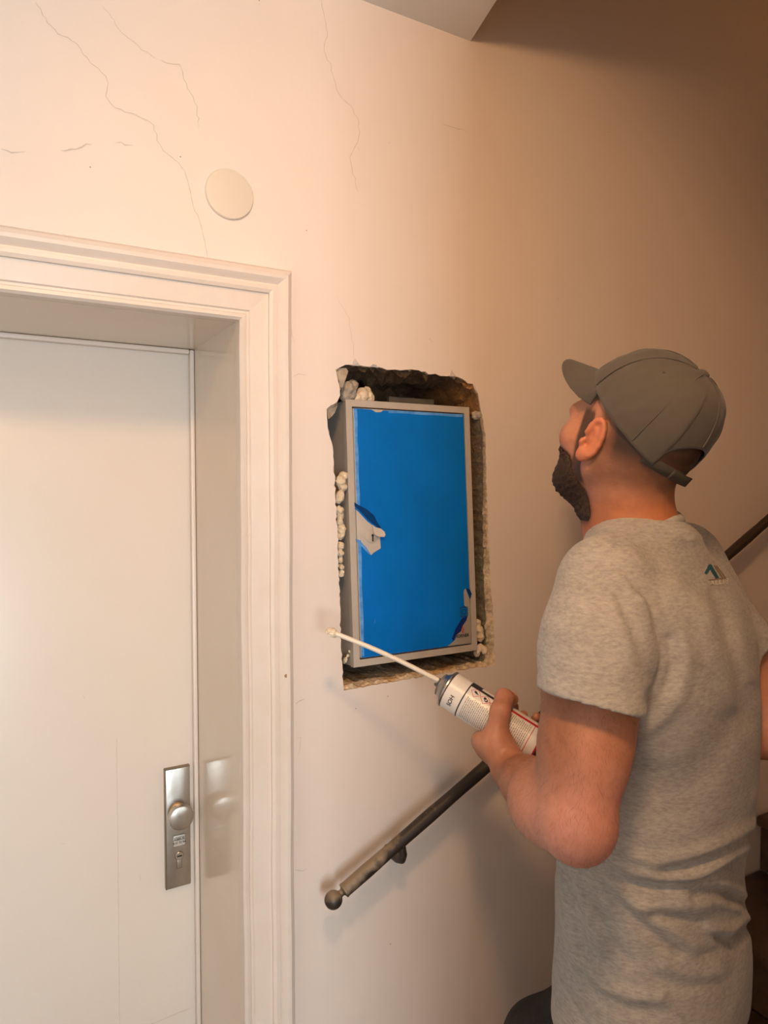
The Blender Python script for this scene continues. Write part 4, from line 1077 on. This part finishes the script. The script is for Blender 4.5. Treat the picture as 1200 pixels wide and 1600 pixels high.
for pts, w, a in [
    # seam of the sleeve and the armpit valley
    ([(905,905),(935,878),(975,893),(1005,930),(1022,975),(1033,1020),(1030,1050),(1022,1072)], 6, -.0024),
    ([(918,900),(945,888),(975,905),(1000,945),(1016,990),(1024,1030),(1014,1070)], 11, .0022),
    ([(1000,940),(1030,965),(1058,985),(1072,1020),(1070,1060),(1056,1095),(1030,1125),(1010,1138)], 13, .0035),
    ([(1045,1000),(1052,1040),(1040,1075)], 9, -.0032),
    ([(965,930),(985,975),(1003,1020),(1012,1055)], 8, -.0022), ([(952,940),(968,985),(985,1030)], 12, .0018),
    # neck/yoke
    ([(908,862),(930,851),(965,836),(1010,822),(1050,826),(1075,838)], 4, -.0030),
    ([(965,848),(1010,832),(1050,838),(1080,855),(1105,880)], 8, -.0035), ([(960,838),(1010,822),(1055,826),(1090,842)], 8, .0025), ([(935,850),(965,838)], 5, -.0025), ([(930,862),(955,850),(985,846)], 7, .0020),
    # back, running down from the logo
    ([(1115,925),(1130,970),(1145,1020),(1155,1070),(1170,1130)], 10, -.0035), ([(1095,930),(1110,985),(1128,1040),(1140,1100)], 14, .0030), ([(1150,960),(1162,1010),(1172,1060)], 11, .0025),
    # lower back folds
    ([(1180,1300),(1150,1320),(1110,1340),(1070,1355),(1040,1360)], 9, -.0062), ([(1192,1285),(1165,1300),(1120,1322),(1075,1335),(1020,1345),(985,1335)], 12, .0060),
    ([(955,1365),(985,1380),(1030,1388),(1080,1384),(1110,1372),(1150,1348)], 8, -.0065), ([(960,1345),(990,1362),(1040,1370),(1090,1366),(1140,1340),(1165,1322)], 9, .0055),
    ([(945,1390),(970,1420),(1005,1450),(1040,1478),(1060,1490)], 9, -.0045), ([(955,1375),(985,1405),(1020,1432),(1060,1458),(1085,1475)], 11, .0042),
    ([(1020,1430),(1060,1436),(1095,1440)], 8, -.0042), ([(1000,1412),(1050,1415),(1100,1418)], 10, .0040),
    ([(1085,1400),(1105,1392),(1130,1395),(1160,1410)], 8, -.0050), ([(1070,1405),(1110,1408),(1150,1420)], 8, .0035), ([(1130,1380),(1155,1390),(1162,1400)], 6, .0035),
    ([(1125,1465),(1145,1475),(1160,1462),(1170,1448)], 8, -.0060), ([(1110,1450),(1140,1452),(1165,1435)], 8, .0050), ([(1100,1495),(1125,1485),(1145,1483)], 7, -.0030),
    ([(885,1360),(893,1400),(902,1440),(912,1480),(918,1495)], 7, -.0045), ([(875,1370),(880,1410),(890,1460),(900,1500)], 9, .0035), ([(905,1365),(920,1400),(935,1440),(960,1480),(985,1505)], 8, -.0035), ([(900,1360),(912,1400),(925,1445),(945,1485)], 8, .0035),
    ([(915,1510),(945,1540),(985,1555),(1030,1558)], 12, .0045), ([(905,1525),(935,1560),(980,1580),(1030,1585)], 12, -.0040), ([(1040,1510),(1080,1522),(1120,1518)], 13, .0030), ([(1030,1530),(1070,1545),(1120,1540)], 12, -.0025),
    ([(880,1540),(900,1575),(920,1610)], 6, -.0030)]:
    fold(pts, w, a)
disp += .0009*vnoise(Vs, 45, 8)+.0007*vnoise(Vs*np.array((1, 1, 2.2)), 30, 12)
# stitched sleeve hem
hd_ = (Vs-hemL) @ hemn
disp += -.0011*np.exp(-((hd_+.020)/.0022)**2)*isSl
Vs = Vs+Ns*disp[:, None]
shirt = np_mesh('t_shirt', Vs, Fs, m_shirt); shirt['label'] = 'grey melange short sleeved t-shirt'
# collar rib following the neck opening
bv = BVHTree.FromPolygons([tuple(v) for v in Vs], [tuple(int(i) for i in f) for f in Fs])
nd = H(0, -.03, -.03)-NB; nd /= np.linalg.norm(nd)
cpts = []
NC = 72
for i in range(NC+1):
    a = 2*math.pi*i/NC; di = np.array((math.cos(a), math.sin(a), 0.0))
    o = NB+di*.0745+np.array((0, 0, .10))
    hit = bv.ray_cast(Vector(o), Vector((0, 0, -1)))
    z = hit[0].z if hit[0] is not None else NB[2]
    cpts.append([o[0], o[1], z])
cpts = np.array(cpts)
zc_ = cpts[:-1, 2].copy()
for _ in range(5): zc_ = np.median(np.stack([np.roll(zc_, k) for k in range(-4, 5)]), 0)*.5+.5*(np.roll(zc_, 1)+np.roll(zc_, -1))/2
Vc, Fcc = [], []
prof = [(-.005, -.006), (.0035, -.007), (.0075, -.001), (.006, .006), (.0015, .0105), (-.003, .011), (-.0055, .004)]
for i in range(NC):
    a = 2*math.pi*i/NC; di = np.array((math.cos(a), math.sin(a), 0.0))
    c = NB+di*.0735; c = np.array((c[0], c[1], zc_[i]))
    for r, z in prof: Vc.append(c+di*r+np.array((0, 0, z)))
npf = len(prof)
for i in range(NC):
    k = (i+1) % NC
    for j in range(npf): q = (j+1) % npf; Fcc.append((i*npf+j, k*npf+j, k*npf+q, i*npf+q))
collar = mesh_obj('collar', Vc, Fcc, m_shirt, smooth=True)
# printed logo on the upper back
def on_shirt(x, y, off=.0007):
    d = Vector(ray(x, y)); hit = bv.ray_cast(Vector(CAM), d.normalized())
    return np.array(hit[0]+hit[1]*off) if hit[0] is not None else W(x, y, 1.05)
def print_poly(name, pts, m):
    """subdivided polygon draped on the cloth"""
    bm = bmesh.new(); vs_ = [bm.verts.new((x, y, 0)) for x, y in pts]; bm.faces.new(vs_)
    bmesh.ops.triangulate(bm, faces=bm.faces)
    bmesh.ops.subdivide_edges(bm, edges=bm.edges, cuts=2, use_grid_fill=True)
    for v in bm.verts: v.co = Vector(on_shirt(v.co.x, v.co.y))
    return bm_obj(name, bm, m)
lg = [print_poly('logo_mark', [(1107,882),(1111,882),(1123,903),(1118,904.5),(1109,890),(1104,897),(1100,896)], m_teal),
      print_poly('logo_mark', [(1114,883),(1116,882.5),(1130,903),(1128,904)], m_tan), print_poly('logo_mark', [(1118,884),(1119.5,883.5),(1134,902.5),(1132.5,903.5)], m_tan),
      print_poly('logo_mark', [(1106,905.5),(1134,902.5),(1134,904),(1107,907)], m_tan)]
V, Fc = text_mesh('ALLI8', 1.0)
V = V/np.ptp(V[:, 0])
lg.append(mesh_obj('logo_lettering', [on_shirt(1123+q[0]*30, 910-q[0]*4-q[1]*26, .0008) for q in V], Fc, m_white))
for o in lg: o.parent = shirt
collar.parent = shirt

# ================================================================== TROUSERS AND SHOES
PEL = np.array((trow(0, 1021, 1.15, 0, 0)[1], trow(0, 1021, 1.15, 0, 0)[2], .93))
lx_ = np.array((math.cos(TY), math.sin(TY), 0)); fy_ = np.array((-math.sin(TY), math.cos(TY), 0))
LHIP, RHIP = PEL-lx_*.085+np.array((0, 0, -.02)), PEL+lx_*.085+np.array((0, 0, -.02))
LANK = np.array((.80, -.47, RISE+.10)); LKN = (LHIP+LANK)/2+fy_*.05
RKN = W(850, 1628, 1.36); RANK = np.array((1.10, -.24, RISE*2+.10))
RKN = np.array((RKN[0], RKN[1], RKN[2]))
tp = [Ell(PEL+np.array((0, 0, -.01)), (.175, .128, .13), np.stack([lx_, fy_, np.array((0, 0, 1))], 1), k=.05),
      Cone(LHIP, LKN, .098, .066, k=.05), Cone(LKN, LANK, .064, .052, k=.04), Cone(RHIP, RKN, .098, .070, k=.05), Cone(RKN, RANK, .066, .052, k=.04)]
Vt, Ft = surface_nets(tp, np.array((.5, -.66, .15)), np.array((1.35, -.005, 1.02)), .0055)
Vt = Vt+normals(Vt, Ft)*(.0035*vnoise(Vt*np.array((1, 1, 1.8)), 28, 21))[:, None]
trs = np_mesh('trousers', Vt, Ft, m_jeans); trs['label'] = 'dark work trousers'
def shoe(ank, yaw, z0):
    c, s = math.cos(yaw), math.sin(yaw); f = np.array((-s, c, 0)); x = np.array((c, s, 0)); B_ = np.array((ank[0], ank[1], z0)); M_ = np.stack([x, f, np.array((0, 0, 1))], 1)
    pr = [Ell(B_+f*-.02+np.array((0, 0, .05)), (.042, .058, .052), M_, k=.03), Ell(B_+f*.07+np.array((0, 0, .035)), (.047, .10, .036), M_, k=.03), Cone(B_+np.array((0, 0, .06)), B_+np.array((0, 0, .11)), .045, .047, k=.02), Plane((0, 0, z0+.002), (0, 0, -1))]
    v, f_ = surface_nets(pr, B_-np.array((.2, .2, .01)), B_+np.array((.2, .2, .17)), .006)
    return np_mesh('shoe', v, f_, m_shoe)
sh1 = shoe(LANK, math.radians(20), RISE); sh2 = shoe(RANK, math.radians(8), RISE*2)

# ================================================================== CAP
CM = rotm(math.radians(4), math.radians(40), math.radians(10))
CO = HO+HM @ np.array((0, -.022, .044))
cpp = lambda x, y, z: CO+CM @ np.array((x, y, z))
AX, AY, AZ = .0875, .1085, .105
def crown_pt(phi, u):
    """phi 0 = front, clockwise; u 0 = button, 1 = lower edge"""
    back = .5-.5*math.cos(phi)
    zlow = .014-.046*back**1.1
    db = abs(math.degrees(math.atan2(math.sin(phi-math.pi), math.cos(phi-math.pi))))
    if db < 34: zlow = max(zlow, -.032+.014+.042*math.sqrt(max(0, 1-(db/34)**2)))
    t0 = math.asin(np.clip(zlow/AZ, -1, 1))
    t = math.pi/2+(t0-math.pi/2)*u
    ct = math.cos(t) if t > 0 else 1-.25*(1-math.cos(t))
    pw = abs(ct)**.86
    x = AX*pw*math.sin(phi); y = AY*pw*math.cos(phi); z = AZ*math.sin(t)
    # panel seams pinch, cloth bulges between
    seam = abs(math.sin(3*phi)); m_ = min(1, u*4)*(1-.3*u)
    g = 1+.012*seam*m_-.010*math.exp(-(seam/.10)**2)*m_
    fr = max(0, math.cos(phi))**2
    z += .008*fr*math.sin(math.pi*min(1, u*1.2)); y0 = -.030*(1-u)**1.4
    return np.array((x*g, y*g+y0, z))
NPH, NU = 168, 34
V, Fc = [], []
for j in range(NU+1):
    for i in range(NPH):
        V.append(cpp(*crown_pt(2*math.pi*i/NPH, .02+.98*j/NU)))
V = np.array(V)
V += (.0009*vnoise(V, 70, 31)+.0007*vnoise(V, 150, 32))[:, None]*((V-CO)/np.linalg.norm(V-CO, axis=1)[:, None])
for j in range(NU):
    for i in range(NPH):
        k = (i+1) % NPH; Fc.append((j*NPH+i, (j+1)*NPH+i, (j+1)*NPH+k, j*NPH+k))
Fc.append(tuple(range(NPH)))
crown = mesh_obj('cap', V, Fc, m_cap, smooth=True)
bm = bmesh.new(); bm.from_mesh(crown.data); bmesh.ops.recalc_face_normals(bm, faces=bm.faces); bm.to_mesh(crown.data); bm.free()
md = crown.modifiers.new('thick', 'SOLIDIFY'); md.thickness = .0022; md.offset = 1
crown['label'] = 'grey cotton baseball cap'
# brim
V, Fc = [], []; NB_, ND = 40, 14
for i in range(NB_+1):
    ph = math.radians(-66+132*i/NB_); b0_ = crown_pt(ph, 1.0); s = math.sin(ph)/math.sin(math.radians(66))
    out = .074*math.sqrt(max(0, 1-abs(s)**3.4))
    for j in range(ND+1):
        v = j/ND; x = b0_[0]*(1-.04*v); y = b0_[1]+out*v; z = b0_[2]+.004-.034*(x/AX)**2*v-.30*out*v
        V.append(cpp(x, y-.002, z))
for i in range(NB_):
    for j in range(ND): q = i*(ND+1)+j; Fc.append((q, q+1, q+ND+2, q+ND+1))
brim = mesh_obj('brim', V, Fc, m_cap, smooth=True)
md = brim.modifiers.new('thick', 'SOLIDIFY'); md.thickness = .0032; md.offset = 0
# rear strap, its loose end, button, eyelets, seams
def strap_pt(db, z): 
    ph = math.pi+math.radians(db); b = crown_pt(math.pi-math.radians(40)*math.copysign(1, db), 1.0); pw = 1.0
    return np.array((AX*1.0*math.sin(ph)*.985, AY*1.0*math.cos(ph)*.985, z))
V, Fc = [], []
for i in range(41):
    db = -44+88*i/40
    for z in (-.034, -.0165): V.append(cpp(*(strap_pt(db, z)+np.array((0, -.001, 0)))))
for i in range(40): Fc.append((2*i, 2*i+1, 2*i+3, 2*i+2))
strap = mesh_obj('strap', V, Fc, m_capd, smooth=True); md = strap.modifiers.new('thick', 'SOLIDIFY'); md.thickness = .0025; md.offset = 0
V, Fc = [], []
for i in range(9):
    db = 12-34*i/8; r = 1.015+.10*(i/8)**2
    for z in (-.0345, -.0180): 
        q = strap_pt(db, z); V.append(cpp(q[0]*r, q[1]*r, q[2]-.004*(i/8)))
for i in range(8): Fc.append((2*i, 2*i+1, 2*i+3, 2*i+2))
tail = mesh_obj('strap_end', V, Fc, m_capd, smooth=True); md = tail.modifiers.new('thick', 'SOLIDIFY'); md.thickness = .0025; md.offset = 0
tb_ = cpp(0, -.030, AZ+.004)
btn = lathe('button', [(.009, -.004), (.0092, -.001), (.0075, .002), (.003, .0036)], tb_, CM @ np.array((0, 0, 1)), m_cap, seg=24)
ey = []
for k in range(6):
    ph = math.radians(30+60*k)
    q = crown_pt(ph, .42); n = q/np.array((AX*AX, AY*AY, AZ*AZ)); n /= np.linalg.norm(n)
    ey.append(lathe('eyelet', [(.0022, .0), (.0020, .0009)], cpp(*(q+n*.0020)), CM @ n, m_eyelet, seg=12))
sm_ = []
for k in range(6):
    ph = math.radians(60*k)
    pts = [cpp(*(crown_pt(ph, u)*1.0+.0032*crown_pt(ph, u)/np.linalg.norm(crown_pt(ph, u)))) for u in np.linspace(.06, .97, 26)]
    sm_.append(tube('seam', pts, .0011, m_cap, seg=6))
for o in (brim, strap, tail, btn, *ey, *sm_): o.parent = crown

# --- fine hairs on the near arm
hr_ = np.random.RandomState(11)
fc = V0 = None
Vq = np.array([v.co[:] for v in body_o.data.vertices]); 
candA = np.nonzero(isA & (np.linalg.norm(Vq-LEL, axis=1) > .05) & (((Vq-LEL) @ (UA/np.linalg.norm(UA)) > -.19)) & (np.linalg.norm(Vq-cp(.10, 0, .03), axis=1) > .095))[0]
sel = hr_.choice(candA, min(6500, len(candA)), replace=False)
V, Fc = [], []
for i in sel:
    p = Vq[i]; n = Nn[i]; g = np.array((hr_.normal(0, .5), hr_.normal(0, .5), -1.0)); g = g-n*(g @ n); g /= np.linalg.norm(g)
    L_ = hr_.uniform(.006, .013); s = np.cross(n, g)*.00007; k = len(V)
    V += [p+s, p-s, p+g*L_*.5+n*.0018+s*.8, p+g*L_*.5+n*.0018-s*.8, p+g*L_+n*.0026]
    Fc += [(k, k+1, k+3, k+2), (k+2, k+3, k+4)]
ah = mesh_obj('arm_hair', V, Fc, m_hair); ah['kind'] = 'stuff'

reparent(person, body_o, shirt, trs, sh1, sh2, crown, beard_o, nl, ah)
